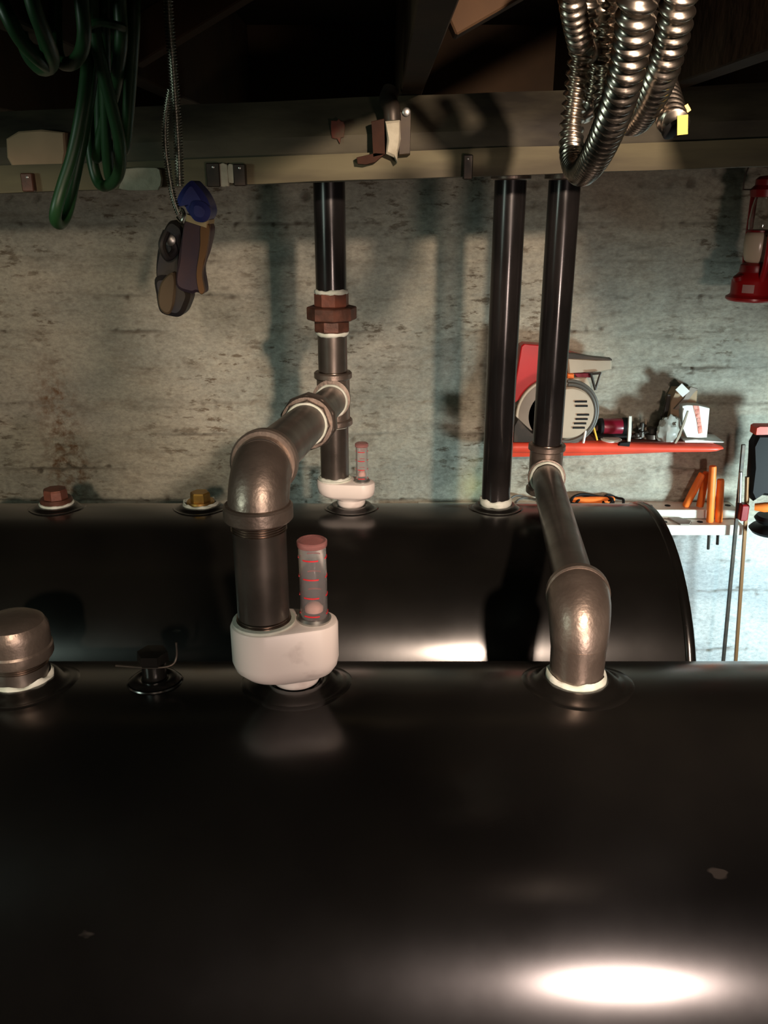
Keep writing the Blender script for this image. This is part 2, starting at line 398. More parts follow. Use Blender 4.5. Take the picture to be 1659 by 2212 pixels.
# ------------------------------------------------------------------ tanks
R = .343
TZ = 1.306                      # tank top height at the ports
AO = .042                       # the ports sit this far behind the tank's axis
def tank(xa, xb, yc, label, group):
    ztop = TZ + R - math.sqrt(R*R - AO*AO); yc = yc - AO; zc1 = ztop - R; zc0 = zc1 - .432
    t = thing('oil_tank', ((xa+xb)/2, yc, zc0-R-.18), label, 'tank', group)
    def outline(inset, n=28):
        r = R - inset; out = []
        for k in range(n+1):
            a = math.pi*k/n; out.append((-r*math.cos(a), zc1 + r*math.sin(a)))
        for k in range(n+1):
            a = math.pi*k/n; out.append((r*math.cos(a), zc0 - r*math.sin(a)))
        return out
    def loft(secs, name, m, cap=None, angle=40):
        mb = MB(); n = None; vs = []; fs = []
        for x, ins in secs:
            o = outline(ins); n = len(o); vs += [(x, yc+a, z) for a, z in o]
        for i in range(len(secs)-1):
            for k in range(n):
                k2 = (k+1) % n; fs.append((i*n+k, i*n+k2, (i+1)*n+k2, (i+1)*n+k))
        fs.append(tuple((len(secs)-1)*n+k for k in range(n)))
        if cap: fs.append(tuple(range(n))[::-1])
        mb.add(vs, fs); return mb.build(name, m, t, angle)
    loft([(xa+.02,0)] + [(xa+.02+(xb-xa-.04)*k/10,0) for k in range(1,11)], 'shell', M['tank'], cap=True)
    for s, xe in ((1, xb), (-1, xa)):
        loft([(xe-s*.020,.0),(xe-s*.018,-.0035),(xe-s*.010,-.005),(xe-s*.002,-.0035),(xe,.002),(xe+s*.001,.008),(xe-s*.004,.012),
              (xe+s*.004,.020),(xe+s*.012,.034),(xe+s*.022,.07),(xe+s*.032,.14),(xe+s*.038,.22),(xe+s*.040,.30)], 'end_head', M['tank'], angle=50)
    for sx in (xa+.16, xb-.16):
        for sy in (-.15, .15):
            MB().lathe([(.02,0),(.02,.30)], (sx, yc+sy, 0), seg=16).lathe([(.035,0),(.035,.006)], (sx, yc+sy, 0), seg=16).build('leg', M['tank'], t)
    return t
T1Y, T2Y = 1.053, 1.757
tank1 = tank(-.86, .655, T1Y, 'black oil tank in front, filling the lower half of the view', 'pair of black oil tanks')
tank2 = tank(-.895, .576, T2Y, 'black oil tank behind, standing against the concrete wall', 'pair of black oil tanks')
def bung(t, x, yc, r=.044, wide=.078):
    """welded port ring that follows the tank's curved top"""
    prof = [(wide,-.003),(wide*.93,.0015),(wide*.84,.0005),(r+.012,.003),(r+.006,.007),(r,.008),(r-.006,.006),(r-.014,-.004)]
    seg = 48; vs = []; fs = []
    for rr, dz in prof:
        for k in range(seg):
            a = 2*math.pi*k/seg; dy = rr*math.sin(a)
            zz_ = TZ - math.sqrt(R*R-AO*AO) + math.sqrt(R*R-(dy+AO)**2)
            vs.append((x+rr*math.cos(a), yc+dy, (zz_ if rr > r+.008 else zz_*.3+TZ*.7) + dz))
    for i in range(len(prof)-1):
        for k in range(seg):
            k2=(k+1)%seg; fs.append((i*seg+k,i*seg+k2,(i+1)*seg+k2,(i+1)*seg+k))
    MB().add(vs, fs).build('port_ring', M['tank'], t, 50)
X1 = [-.502, -.317, -.121, .268]; X2 = [-.700, -.392, -.070, .2385]
for i, x in enumerate(X1): bung(tank1, x, T1Y, *( (.024,.04) if i == 1 else (.044,.080)))
for x in X2: bung(tank2, x, T2Y, .036, .062)

# ------------------------------------------------------------------ pipework
def ring(parent, c, axis, r, w=.006, m=None, name='sealant_ring', rough=.0012):
    prof = []; q = 5
    seg = 40; c = Vector(c); ax = Vector(axis).normalized(); rot = Vector((0,0,1)).rotation_difference(ax); vs=[]; fs=[]
    sd = random.random()*9
    for i in range(6):
        a = math.pi*i/5; zz = -math.cos(a)*w/2; rr = r - .003 + .0045*math.sin(a)
        for k in range(seg):
            t = 2*math.pi*k/seg; nn = noise.noise(Vector((math.cos(t)*3+sd, math.sin(t)*3, i*.7)))
            n2 = noise.noise(Vector((math.cos(t)*2.5+sd, math.sin(t)*2.5, 4)))
            vs.append(c + rot @ Vector(((rr+rough*nn)*math.cos(t), (rr+rough*nn)*math.sin(t), zz*(1+n2*.5)+rough*nn)))
    for i in range(5):
        for k in range(seg):
            k2=(k+1)%seg; fs.append((i*seg+k,i*seg+k2,(i+1)*seg+k2,(i+1)*seg+k))
    MB().add(vs,fs).build(name, m or M['dope'], parent, 60)
def threads(parent, c, axis, r, n=4, pitch=.003):
    prof = [(r-.001, 0)]
    for k in range(n): prof += [(r-.0004, pitch*k+.0002), (r+.0014, pitch*(k+.5)), (r-.0004, pitch*(k+1))]
    MB().lathe(prof, c, axis, 40, cap=False).build('pipe_thread', M['thread'], parent, 20)
def band_prof(r, rb, L, e=.0025):
    return [(r,0),(rb-e,0),(rb,e),(rb,L-e),(rb-e,L),(r,L)]
def elbow(parent, E, d1, d2, leg, rbody, rband, blen, male_first=False, bulge=1.0):
    E = Vector(E); d1 = Vector(d1).normalized(); d2 = Vector(d2).normalized()
    a = E + d1*leg; b = E + d2*leg; pts = []; rr = []
    for k in range(21):
        t = k/20; pts.append((1-t)**2*a + 2*t*(1-t)*(E + (d1+d2)*leg*.12) + t*t*b)
        rr.append(rbody*(1 + (bulge-1)*math.sin(math.pi*t)) if not male_first else .0375 + (rband-.0012-.0375)*min(1, t*1.5)**.8)
    MB().tube(pts, rr, 40).build('elbow', M['fitting'], parent, 60)
    if not male_first: MB().lathe(band_prof(rbody-.002, rband, blen), a + d1*.002, -d1, 40).build('elbow_collar', M['fitting'], parent)
    MB().lathe(band_prof(rbody-.002, rband, blen), b + d2*.002, -d2, 40).build('elbow_collar', M['fitting'], parent)
    return a, b
def tee(parent, c, out, up=.040, dn=.046, r=.0335, rb=.0385, outlen=.040):
    c = Vector(c); o = Vector(out).normalized()
    MB().lathe([(r,-dn),(r,up)], c, seg=40).build('tee_body', M['fitting'], parent)
    MB().lathe(band_prof(r-.002, rb, .014), c+Vector((0,0,up-.013)), seg=40).build('tee_collar', M['fitting'], parent)
    MB().lathe(band_prof(r-.002, rb, .014), c-Vector((0,0,dn)), seg=40).build('tee_collar', M['fitting'], parent)
    MB().lathe([(r,0),(r,outlen-.013),(rb,outlen-.012),(rb,outlen)], c, o, 40).build('tee_outlet', M['fitting'], parent)
def pipe(parent, a, b, r, m, name='pipe', seg=40):
    a = Vector(a); b = Vector(b); L = (b-a).length
    MB().lathe([(r-.001,0),(r,.001)] + [(r, L*k/8) for k in range(1,8)] + [(r,L-.001),(r-.001,L)], a, b-a, seg).build(name, m, parent)

PR = .0302
def top_run(parent, x, m):
    E_ = Vector((x, T2Y, H + .068))
    elbow(parent, E_, (0,0,-1), (0,1,0), .050, .034, .038, .014)
    pipe(parent, E_ + Vector((0,.045,0)), (x, WY+.02, H + .068), PR, m, 'wall_run')
ZR = H + .068 - .044
# --- left assembly: riser, union, tee, cross run to the front tank
xr = -.1035
lp = thing('fill_pipe', (xr, T2Y, TZ+.05), 'left black riser pipe with rusty union, tee and silver elbow reaching the front tank', 'pipe')
zU = at(717, 676, T2Y).z; zT = at(722, 858, T2Y).z; zP2 = at(722, 1040, T2Y-.02).z
pipe(lp, (xr,T2Y,zU+.030), (xr,T2Y,ZR), PR, M['black_pipe'], 'riser')
top_run(lp, xr, M['black_pipe'])
ring(lp, (xr,T2Y,at(717,630,T2Y).z), (0,0,1), PR+.002, .010)
zt = at(717,634,T2Y).z; zb = at(717,716,T2Y).z; za = at(717,662,T2Y).z; zc_ = at(717,690,T2Y).z
MB().lathe(band_prof(.026,.0345,zt-za+.002), (xr,T2Y,za), seg=8, phase=.25).build('union_end', M['rust_red'], lp, 20)
MB().lathe(band_prof(.026,.0495,za-zc_,.002), (xr,T2Y,zc_), seg=8, phase=.12).build('union_nut', M['rust'], lp, 20)
MB().lathe(band_prof(.026,.0365,zc_-zb), (xr,T2Y,zb), seg=8, phase=.4).build('union_end', M['rust'], lp, 20)
ring(lp, (xr,T2Y,zb-.003), (0,0,1), PR+.0015, .010)
pipe(lp, (xr,T2Y,zT+.02), (xr,T2Y,zb+.004), PR-.0008, M['grey_pipe'], 'nipple')
ring(lp, (xr,T2Y,zT+.053), (0,0,1), PR, .005, M['thread'], rough=.0003)
EL = Vector((at(553,1015,.985).x, .985, at(553,1015,.985).z)); TC = Vector((xr, T2Y, zT-.004)); dr = (TC-EL).normalized()
tee(lp, (xr,T2Y,zT), -dr, up=.052, dn=.058, outlen=.042)
pipe(lp, (xr,T2Y,zP2-.004), (xr,T2Y,zT-.03), PR-.0005, M['grey_pipe'], 'nipple')
ring(lp, (xr,T2Y,zT-.0595), (0,0,1), PR-.001, .006)
ring(lp, TC-dr*.044, dr, PR+.0025, .006)
Uc = EL + dr*.43
pipe(lp, TC-dr*.03, Uc+dr*.01, PR, M['grey_pipe'], 'nipple')
MB().lathe(band_prof(.028,.0475,.030,.003), Uc-dr*.008, dr, 10, phase=.2).build('union_nut', M['grey_pipe'], lp, 25)
MB().lathe([(.028,-.016),(.0425,-.016),(.0435,-.013),(.0435,.001)], Uc-dr*.006, dr, 40).build('union_rim', M['fitting'], lp)
MB().lathe(band_prof(.028,.0395,.012), Uc-dr*.032, dr, 8).build('union_end', M['fitting'], lp, 20)
ring(lp, Uc-dr*.036, dr, .0345, .008, M['dope'])
MB().lathe(band_prof(.026,.038,.02), Uc+dr*.022, dr, 8).build('union_end', M['rust'], lp, 20)
pipe(lp, EL+dr*.03, Uc-dr*.02, .0325, M['grey_pipe'], 'cross_pipe')
a_, b__ = elbow(lp, EL, (0,0,-1), dr, .060, .0370, .0420, .020)
zG = H-.511
pipe(lp, (EL.x,EL.y,zG-.006), (EL.x,EL.y,a_.z+.01), .0325, M['grey_pipe'], 'drop_pipe')
threads(lp, (EL.x,EL.y,a_.z-.016), (0,0,1), .0325, 4)
ring(lp, (EL.x,EL.y,a_.z-.001), (0,0,1), .0335, .007, M['thread'], rough=.0004)
threads(lp, (EL.x,EL.y,zG+.001), (0,0,1), .0325, 3)

# --- middle riser
mp_ = thing('vent_pipe', (X2[3], T2Y, TZ), 'plain black riser pipe without a tee, middle one of the three risers', 'pipe')
pipe(mp_, (X2[3],T2Y,TZ+.003), (X2[3],T2Y,ZR), PR, M['black_pipe'], 'riser')
top_run(mp_, X2[3], M['black_pipe'])
ring(mp_, (X2[3],T2Y,TZ+.014), (0,0,1), PR+.003, .018, M['dope'], 'tape_wrap', .001)

# --- right assembly
x3 = .3405
rp = thing('vent_pipe', (x3, T2Y, TZ+.1), 'right black riser pipe with tee and long grey pipe to the front tank', 'pipe')
zT3 = at(1190,1030,T2Y-.03).z; ztop3 = at(1190,968,T2Y-.03).z
pipe(rp, (x3,T2Y,ztop3-.012), (x3,T2Y,ZR), PR, M['black_pipe'], 'riser')
top_run(rp, x3, M['black_pipe'])
ER = Vector((.2655, T1Y, at(1250,1322,T1Y).z)); T3 = Vector((x3,T2Y,zT3)); d3 = (T3-ER).normalized()
tee(rp, T3, -d3, up=ztop3-zT3, dn=.045, r=.0345, rb=.0385, outlen=.044)
ring(rp, (x3,T2Y,ztop3+.001), (0,0,1), PR+.001, .005, M['thread'], rough=.0004)
ring(rp, T3-d3*.046, d3, PR+.004, .008)
pipe(rp, ER+d3*.03, T3-d3*.03, .0300, M['grey_pipe'], 'cross_pipe')
MB().lathe([(.029,0),(.0365,.004),(.0370,.03),(.0376,.06)], (ER.x,ER.y,TZ+.002), seg=40).build('elbow_neck', M['fitting'], rp, 60)
elbow(rp, ER+Vector((0,0,.004)), (0,0,-1), d3, .058, .0380, .0445, .016, male_first=True, bulge=1.10)
ring(rp, (ER.x,ER.y,TZ+.009), (0,0,1), .0405, .013, M['dope'], rough=.002)

# ------------------------------------------------------------------ float gauges
def gauge(P, G, C, zt, zb, zo, rP, rG, rC, rt, ht, label, nm):
    """P pipe axis, G tube axis, C outlet axis (xy)"""
    t = thing('tank_gauge', (C[0], C[1], zo), label, 'gauge', 'white float gauges')
    n = 64
    def sup(circles, a):
        nn = Vector((math.cos(a), math.sin(a))); best = max(circles, key=lambda c: c[0]*nn.x + c[1]*nn.y + c[2])
        return Vector((best[0]+best[2]*nn.x, best[1]+best[2]*nn.y))
    A = [(P[0],P[1],rP),(G[0],G[1],rG)]
    levels = [(0,-.004,0),(0,0,.0) ,(0,None,0)]
    secs = []
    def sec(inset, z, t_):
        row = []
        for k in range(n):
            a = 2*math.pi*k/n
            p = sup([(c[0],c[1],c[2]-inset) for c in A], a); q = Vector((C[0]+rC*math.cos(a), C[1]+rC*math.sin(a)))
            p = p.lerp(q, t_); row.append((p.x, p.y, z))
        return row
    zm = zb + (zt-zb)*.35
    for ins, z, tt in ((.005,zt,0),(.0015,zt-.0015,0),(0,zt-.005,0),(0,zm+.012,0),(.001,zm,.05),(.003,zm-(zm-zb)*.4,.22),(.006,zb+.006,.55),(.008,zb+.002,.8),(.008,zb,.93)):
        secs.append(sec(ins, z, tt))
    vs = [p for s_ in secs for p in s_]; fs = []
    for i in range(len(secs)-1):
        for k in range(n):
            k2=(k+1)%n; fs.append((i*n+k,i*n+k2,(i+1)*n+k2,(i+1)*n+k))
    fs.append(tuple(range(n))); fs.append(tuple((len(secs)-1)*n+k for k in range(n)))
    MB().add(vs,fs).build('gauge_body', M['white_metal'], t, 40)
    MB().lathe([(rC-.006,0),(rC-.003,.002),(rC,.008),(rC,zb-zo+.004)], (C[0],C[1],zo), seg=40).build('outlet_neck', M['white_metal'], t)
    MB().lathe([(rP-.004,0),(rP-.003,.004),(rP-.008,.005),(rP-.0075,.0)], (P[0],P[1],zt-.001), seg=40, cap=False).build('inlet_rim', M['dope'], t)
    MB().lathe([(rt-.001,0),(rt+.004,0),(rt+.0045,.003),(rt+.002,.006),(rt-.001,.006)], (G[0],G[1],zt), seg=32).build('tube_seat', M['steel'], t)
    ti = rt-.0022
    tb = MB().lathe([(ti,.002),(rt,.002),(rt,ht-.001),(rt-.001,ht),(ti-.001,ht-.0018),(ti,ht-.004)], (G[0],G[1],zt), seg=40, cap=False)
    n0 = len(tb.v); k=40
    tb.f += [tuple(list((5*k+i, 5*k+(i+1)%k, (i+1)%k, i))) for i in range(k)]
    tube = tb.build('gauge_tube', M['clear'], t)
    MB().lathe([(ti-.0005,0),(rt+.0012,0),(rt+.0016,.002),(rt+.0016,.006),(rt,.0075),(ti-.002,.0075)], (G[0],G[1],zt+ht-.006), seg=40).build('tube_cap', M['red_clear'], tube, label='red translucent cap')
    for q in range(4):      # graduation marks, front and both sides
        z = zt + ht*(.10+.235*q)
        for a0, a1 in ((-128,-62),(-205,-165),(-25,15),(60,118)):
            vs=[]; fs=[]; m_=8
            for i in range(m_+1):
                a = math.radians(a0+(a1-a0)*i/m_)
                for rr, dz in ((rt+.0001,0),(rt+.0006,0),(rt+.0006,.0016),(rt+.0001,.0016)):
                    vs.append((G[0]+rr*math.cos(a), G[1]+rr*math.sin(a), z+dz))
            for i in range(m_):
                for j in range(4):
                    j2=(j+1)%4; fs.append((i*4+j,i*4+j2,(i+1)*4+j2,(i+1)*4+j))
            fs += [(0,1,2,3),(m_*4+3,m_*4+2,m_*4+1,m_*4)]
            MB().add(vs,fs).build('graduation_mark', M['red_mark'], tube)
    MB().lathe([(.001,0),(ti*.75,.001),(ti*.78,.006),(ti*.5,.011),(.002,.013)], (G[0],G[1],zt+.012), seg=24).build('float_button', M['float'], t, 60)
    return t
G1 = at(679, 1362, .985)
gauge((EL.x, EL.y), (G1.x, .990), (X1[2], T1Y-.006), zG, TZ+.030, TZ+.006, .0425, .030, .0345, .0172, .107,
      'white tank gauge on the front tank, under the silver elbow, with tall red marked tube', 1)
ring(tank1, (X1[2],T1Y-.006,TZ+.004), (0,0,1), .037, .006, M['tank'], 'port_weld')
g2x = at(782, 1040, T2Y-.02).x
gauge((xr, T2Y-.002), (g2x, T2Y-.02), (X2[2], T2Y), zP2, TZ+.022, TZ+.004, .0385, .027, .030, .0125, .082,
      'small white tank gauge on the rear tank below the tee', 2)
ring(lp, (xr,T2Y-.002,zP2+.003), (0,0,1), PR+.002, .008, M['dope'])

# ------------------------------------------------------------------ plugs and caps
cx = X1[0]
pc = thing('capped_pipe_stub', (cx,T1Y,TZ), 'domed grey pipe cap on a white-sealed stub at the left of the front tank', 'pipe cap')
MB().lathe([(.030,.0),(.0385,.002),(.0385,.040),(.036,.042)], (cx,T1Y,TZ), seg=40).build('stub', M['grey_pipe'], pc)
threads(pc, (cx,T1Y,TZ+.028), (0,0,1), .0388, 5, .0028)
MB().lathe([(.038,.040),(.0465,.040),(.0480,.043),(.0480,.055),(.0462,.058),(.0462,.074),(.0455,.083),(.041,.092),(.033,.097),(.018,.100),(.001,.101)], (cx,T1Y,TZ), seg=48).build('cap', M['fitting'], pc, 30)
ring(pc, (cx,T1Y,TZ+.008), (0,0,1), .0425, .010, M['dope'], rough=.003)

rpz = TZ
p1 = thing('pipe_plug', (X2[0],T2Y,TZ), 'rusty brown pipe plug in white sealant, leftmost on the rear tank', 'plug')
MB().lathe([(.026,0),(.026,.012),(.0335,.013),(.034,.018),(.031,.022)], (X2[0],T2Y,TZ), seg=32).build('plug_collar', M['rust'], p1)
MB().lathe([(.026,.020),(.0255,.038),(.023,.042),(.001,.043)], (X2[0],T2Y,TZ), seg=8).build('plug_head', M['rust_red'], p1, 20)
ring(p1, (X2[0],T2Y,TZ+.010), (0,0,1), .035, .007, M['dope'])
p2 = thing('pipe_plug', (X2[1],T2Y,TZ), 'yellow brass pipe plug in smeared white sealant, beside the silver elbow on the rear tank', 'plug')
MB().lathe([(.026,0),(.026,.010),(.030,.012),(.028,.016)], (X2[1],T2Y,TZ), seg=32).build('plug_collar', M['brass'], p2)
MB().lathe([(.0215,.014),(.021,.032),(.019,.035),(.001,.035)], (X2[1],T2Y,TZ), seg=6).build('plug_head', M['brass'], p2, 20)
ring(p2, (X2[1],T2Y,TZ+.009), (0,0,1), .036, .009, M['dope'], rough=.004)

x = X1[1]
p3 = thing('port_stub', (x,T1Y,TZ), 'small black capped stub with a bent strap, left of the front gauge', 'plug')
MB().lathe([(.020,-.002),(.020,.004),(.0165,.006),(.0165,.040),(.015,.042)], (x,T1Y,TZ), seg=28).build('stub', M['tank'], p3)
MB().lathe([(.0165,.030),(.021,.031),(.022,.034),(.021,.046),(.001,.047)], (x,T1Y,TZ), seg=6).build('cap', M['tank'], p3, 20)
pp = smooth_path([(x-.048,T1Y-.012,TZ+.031),(x,T1Y-.016,TZ+.030),(x+.026,T1Y-.012,TZ+.031),(x+.034,T1Y-.006,TZ+.040),(x+.035,T1Y-.004,TZ+.062)], 8)
MB().tube(pp, .0016, 8).build('bent_strap', M['darkmetal'], p3)

# ------------------------------------------------------------------ beam on posts of the ceiling
tilt = math.radians(1.9)
bt = thing('support_beam', (0,1.58,H), 'weathered timber beam running across above the pipes', 'beam')
rotb = Matrix.Rotation(-tilt, 3, 'Y')
def beam_pt(x, z): return (x, z + x*math.tan(tilt))
def strip(mb, x0, x1, z0, z1, y0, y1, n=60, amp=.0):
    """board with slightly uneven faces"""
    vs=[]; fs=[]; m_=6
    k_ = 1.0 if z1-z0 > .06 else 0.0
    loop = [(y0,z0),(y0-.004*k_,z0+(z1-z0)*.33),(y0+.012*k_,z0+(z1-z0)*.66),(y0+.050*k_,z1),(y1,z1),(y1,z0)]
    for i in range(n+1):
        x_ = x0+(x1-x0)*i/n
        for j,(yy,zz) in enumerate(loop):
            dn = amp*noise.noise(Vector((x_*6, j*3.1, zz*5)))
            vs.append((x_, yy+(dn if j<4 else 0), zz + x_*math.tan(tilt) + (dn*.6 if j in (0,3) else 0)))
    L_=len(loop)
    for i in range(n):
        for j in range(L_):
            j2=(j+1)%L_; fs.append((i*L_+j,i*L_+j2,(i+1)*L_+j2,(i+1)*L_+j))
    fs.append(tuple(range(L_))); fs.append(tuple(n*L_+j for j in range(L_)))
    return mb.add(vs,fs)
strip(MB(), XL, XR, H+.055, H+.142, 1.535, 1.68, amp=.008).build('timber', M['beam'], bt)
strip(MB(), XL, XR, H+.015, H+.056, 1.520, 1.68, amp=.004).build('ledger_board', M['ledger'], bt)
YB = 1.512
def beam_px(px, py, D=YB): return at(px, py, D)
def plate(parent, name, x0, y0, x1, y1, m, D=YB, th=.006):
    a = at(x0,y1,D); b = at(x1,y0,D)
    return MB().box(((a.x+b.x)/2, D-th/2+.006, (a.z+b.z)/2), (abs(b.x-a.x), th+.012, abs(b.z-a.z)), bev=.0015).build(name, m, parent)
# metal straps nailed round the beam
for i,(q, lb) in enumerate((((1000,334,1022,388),'dark flat metal strap on the beam above the middle riser pipe'),
           ((448,352,474,404),'dark metal clip on the beam, left one above the blue clamp'), ((506,354,530,402),'dark metal clip on the beam, right one above the blue clamp'),
           ((50,374,70,414),'brown metal strap at the beam\'s left end, behind the hose'))):
    s_ = thing('beam_strap', at((q[0]+q[2])/2, q[3], YB), lb, 'strap')
    sp_ = plate(s_, 'strap_plate', *q, M['darkmetal'] if i != 3 else M['rust'], D=YB-.002, th=.004)
    MB().lathe([(.003,0),(.003,.002),(.001,.003)], at((q[0]+q[2])/2, q[1]+9, YB-.0035), (0,-1,0), 10).build('nail_head', M['steel'], sp_)
# plaster drips on the beam
for i,(x0,y0,x1,y1) in enumerate(((255,362,348,412),(475,352,492,404),(494,354,506,396))):
    mb = MB(); a = at(x0,y1,YB); b = at(x1,y0,YB); poly=[]
    for k in range(20):
        an = 2*math.pi*k/20; rr = 1+.18*noise.noise(Vector((math.cos(an)*2+i*5, math.sin(an)*2, 1)))
        ex = abs(math.cos(an))**.5*math.copysign(1,math.cos(an)); ez = abs(math.sin(an))**.5*math.copysign(1,math.sin(an))
        poly.append(((a.x+b.x)/2+(b.x-a.x)/2*ex*rr, (a.z+b.z)/2+(b.z-a.z)/2*ez*rr))
    mb.prism(poly, YB-.003, YB+.006, .001).build('plaster_patch', M['plaster'], bt, label='pale rough plaster smear')
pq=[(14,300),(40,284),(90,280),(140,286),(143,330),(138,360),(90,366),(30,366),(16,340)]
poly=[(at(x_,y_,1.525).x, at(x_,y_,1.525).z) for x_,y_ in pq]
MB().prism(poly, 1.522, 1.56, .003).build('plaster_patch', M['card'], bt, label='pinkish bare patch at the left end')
# old bracket with plastered pipe stub
bk = thing('pipe_bracket', at(845,345,1.50), 'rusty bracket round a white plastered pipe stub hooked on the beam', 'bracket')
a = at(815,345,1.50); 
def slab(parent, name, pts, D, th, m, bev=.001, smooth=False):
    if smooth:
        P = [Vector((a_[0], a_[1])) for a_ in pts]; n_ = len(P); q_ = []
        for i_ in range(n_):
            p0, p1, p2, p3 = P[i_-1], P[i_], P[(i_+1) % n_], P[(i_+2) % n_]
            for k_ in range(5):
                t_ = k_/5; q_.append(0.5*((2*p1)+(p2-p0)*t_+(2*p0-5*p1+4*p2-p3)*t_*t_+(3*p1-p0-3*p2+p3)*t_**3))
        pts = q_
    poly = [(at(x_,y_,D).x, at(x_,y_,D).z) for x_,y_ in pts]
    return MB().prism(poly, D, D+th, bev).build(name, m, parent)
slab(bk, 'side_plate', [(802,262),(830,256),(832,334),(806,340)], 1.494, .026, M['dark_rust'])
slab(bk, 'foot', [(770,340),(812,330),(832,332),(812,350),(790,356),(772,354)], 1.494, .020, M['dark_rust'])
slab(bk, 'side_plate', [(862,240),(888,238),(886,334),(862,336)], 1.494, .026, M['old_brass'], .002)
pts = [(832,262),(864,258),(866,300),(860,330),(858,352),(852,340),(834,332),(836,300)]
slab(bk, 'plastered_stub', pts, 1.486, .03, M['plaster'], .004)
MB().tube(smooth_path([at(848,262,1.497),at(846,235,1.50),at(838,215,1.52),at(845,195,1.53)],6), [.014]*19, 16).build('hanger_rod', M['darkmetal'], bk)
MB().lathe([(.005,-.004),(.0065,-.002),(.0065,.003),(.005,.004)], at(878,242,1.492), (0,-1,0), 16).build('bolt', M['steel'], bk)
# red painted splotch: a wax blob on the beam
rb_ = MB(); poly=[]
cpx=at(730,280,1.53)
for k in range(18):
    an=2*math.pi*k/18; rr=.011*(1+.5*noise.noise(Vector((math.cos(an)*2,math.sin(an)*2,7))))
    poly.append((cpx.x+rr*math.cos(an)*1.0, cpx.z+rr*math.sin(an)*1.5))
rb_.prism(poly, 1.5275, 1.537, .001).build('paint_blob', M['paint_faded'], bt, label='faded red paint blob')

# ------------------------------------------------------------------ hanging hose
hs = thing('garden_hose', at(190,-40,1.0), 'bundle of dark green garden hose hanging in loops at the top left', 'hose')
def path(pl): return smooth_path([at(*p) for p in pl], 10)
HR = .0066
mb = MB()
runs = [
 [(-30,-70,.86),(10,20,.85),(45,85,.86),(85,128,.88),(108,140,.92),(98,95,.95),(70,0,.96),(50,-80,.96)],
 [(50,-80,.82),(75,20,.83),(100,85,.85),(113,125,.88),(104,147,.92),(80,142,.96),(50,90,.98),(20,-80,.98)],
 [(172,-80,.88),(176,0,.89),(182,70,.90),(174,115,.92),(152,138,.95),(128,128,.98),(120,70,1.0),(122,-80,1.0)],
 [(196,-80,.95),(200,40,.96),(222,150,.98),(244,240,1.0),(260,320,1.02),(256,375,1.05),(236,400,1.08),(212,392,1.10),(196,320,1.1),(190,180,1.08),(196,0,1.0),(200,-80,1.0)],
 [(222,-80,1.0),(224,60,1.0),(228,200,1.03),(232,330,1.06),(240,385,1.08),(250,350,1.10),(246,200,1.08),(240,60,1.02),(240,-80,1.0)],
 [(254,-80,.95),(258,0,.96),(262,80,.97),(256,140,.99),(246,200,1.03),(222,280,1.06),(210,340,1.08),(216,300,1.1),(214,100,1.06),(210,-80,1.0)],
 [(286,-80,.98),(289,40,.98),(284,140,1.0),(278,230,1.02),(272,300,1.04),(264,325,1.06),(256,290,1.08),(262,150,1.08),(272,-80,1.02)],
 [(200,30,1.02),(190,130,1.01),(178,230,1.0),(158,330,1.0),(136,400,1.0),(122,450,1.0),(120,476,1.01),(132,482,1.03),(146,455,1.05),(160,390,1.06),(180,290,1.06),(200,150,1.05),(214,-60,1.0)],
]
for r_ in runs: mb.tube(path(r_), HR, 14)
mb.build('hose_loops', M['hose'], hs, 60)
MB().tube(smooth_path([at(185,60,.93),at(215,48,.93),at(262,58,.95),at(262,66,1.03),at(215,66,1.07),at(185,66,1.03),at(185,60,.93)],6), .004, 8).build('tie_cord', M['hose'], hs)
hk = smooth_path([(at(190,-70,.98).x, .99, JZ0+.03),(at(190,-70,.98).x-.05, .99, JZ0+.0),(at(190,-70,.98).x, .99, JZ0-.03),(at(190,-70,.98).x+.05,.99,JZ0-.0)],6)

# ------------------------------------------------------------------ ribbed tubes (spiral conduit, coil spring)
def ribbed(mb, pts, r, amp, pitch, seg=22, per=8, sharp=False, spiral=True):
    P = smooth_path(pts, 24); L=[0]
    for i in range(1,len(P)): L.append(L[-1]+(P[i]-P[i-1]).length)
    n = int(L[-1]/pitch*per); q=[]; j=0
    for i in range(n+1):
        s = L[-1]*i/n
        while j < len(L)-2 and L[j+1] < s: j += 1
        t = (s-L[j])/max(L[j+1]-L[j],1e-9); q.append(P[j].lerp(P[j+1], t))
    T = [(q[min(i+2,n)]-q[max(i-2,0)]).normalized() for i in range(n+1)]
    a = Vector((1,0,0)); N=(a-T[0]*a.dot(T[0])).normalized(); vs=[]; fs=[]
    for i in range(n+1):
        if i: N=(N-T[i]*N.dot(T[i])).normalized()
        B=T[i].cross(N); s=L[-1]*i/n
        for k in range(seg):
            t=2*math.pi*k/seg; ph=(s/pitch + (k/seg if spiral else 0))%1.0
            h = (.5-.5*math.cos(2*math.pi*ph))**1.15
            rr = r - amp + amp*h
            vs.append(q[i]+(N*math.cos(t)+B*math.sin(t))*rr)
    for i in range(n):
        for k in range(seg):
            k2=(k+1)%seg; fs.append((i*seg+k,i*seg+k2,(i+1)*seg+k2,(i+1)*seg+k))
    fs.append(tuple(range(seg))[::-1]); fs.append(tuple(n*seg+k for k in range(seg)))
    mb.add(vs,fs)
CR = .0132
cdt = thing('flexible_conduit', at(1360,-60,.8), 'coil of shiny spiral metal conduit hanging from the joists at the upper right', 'conduit')
mb = MB()
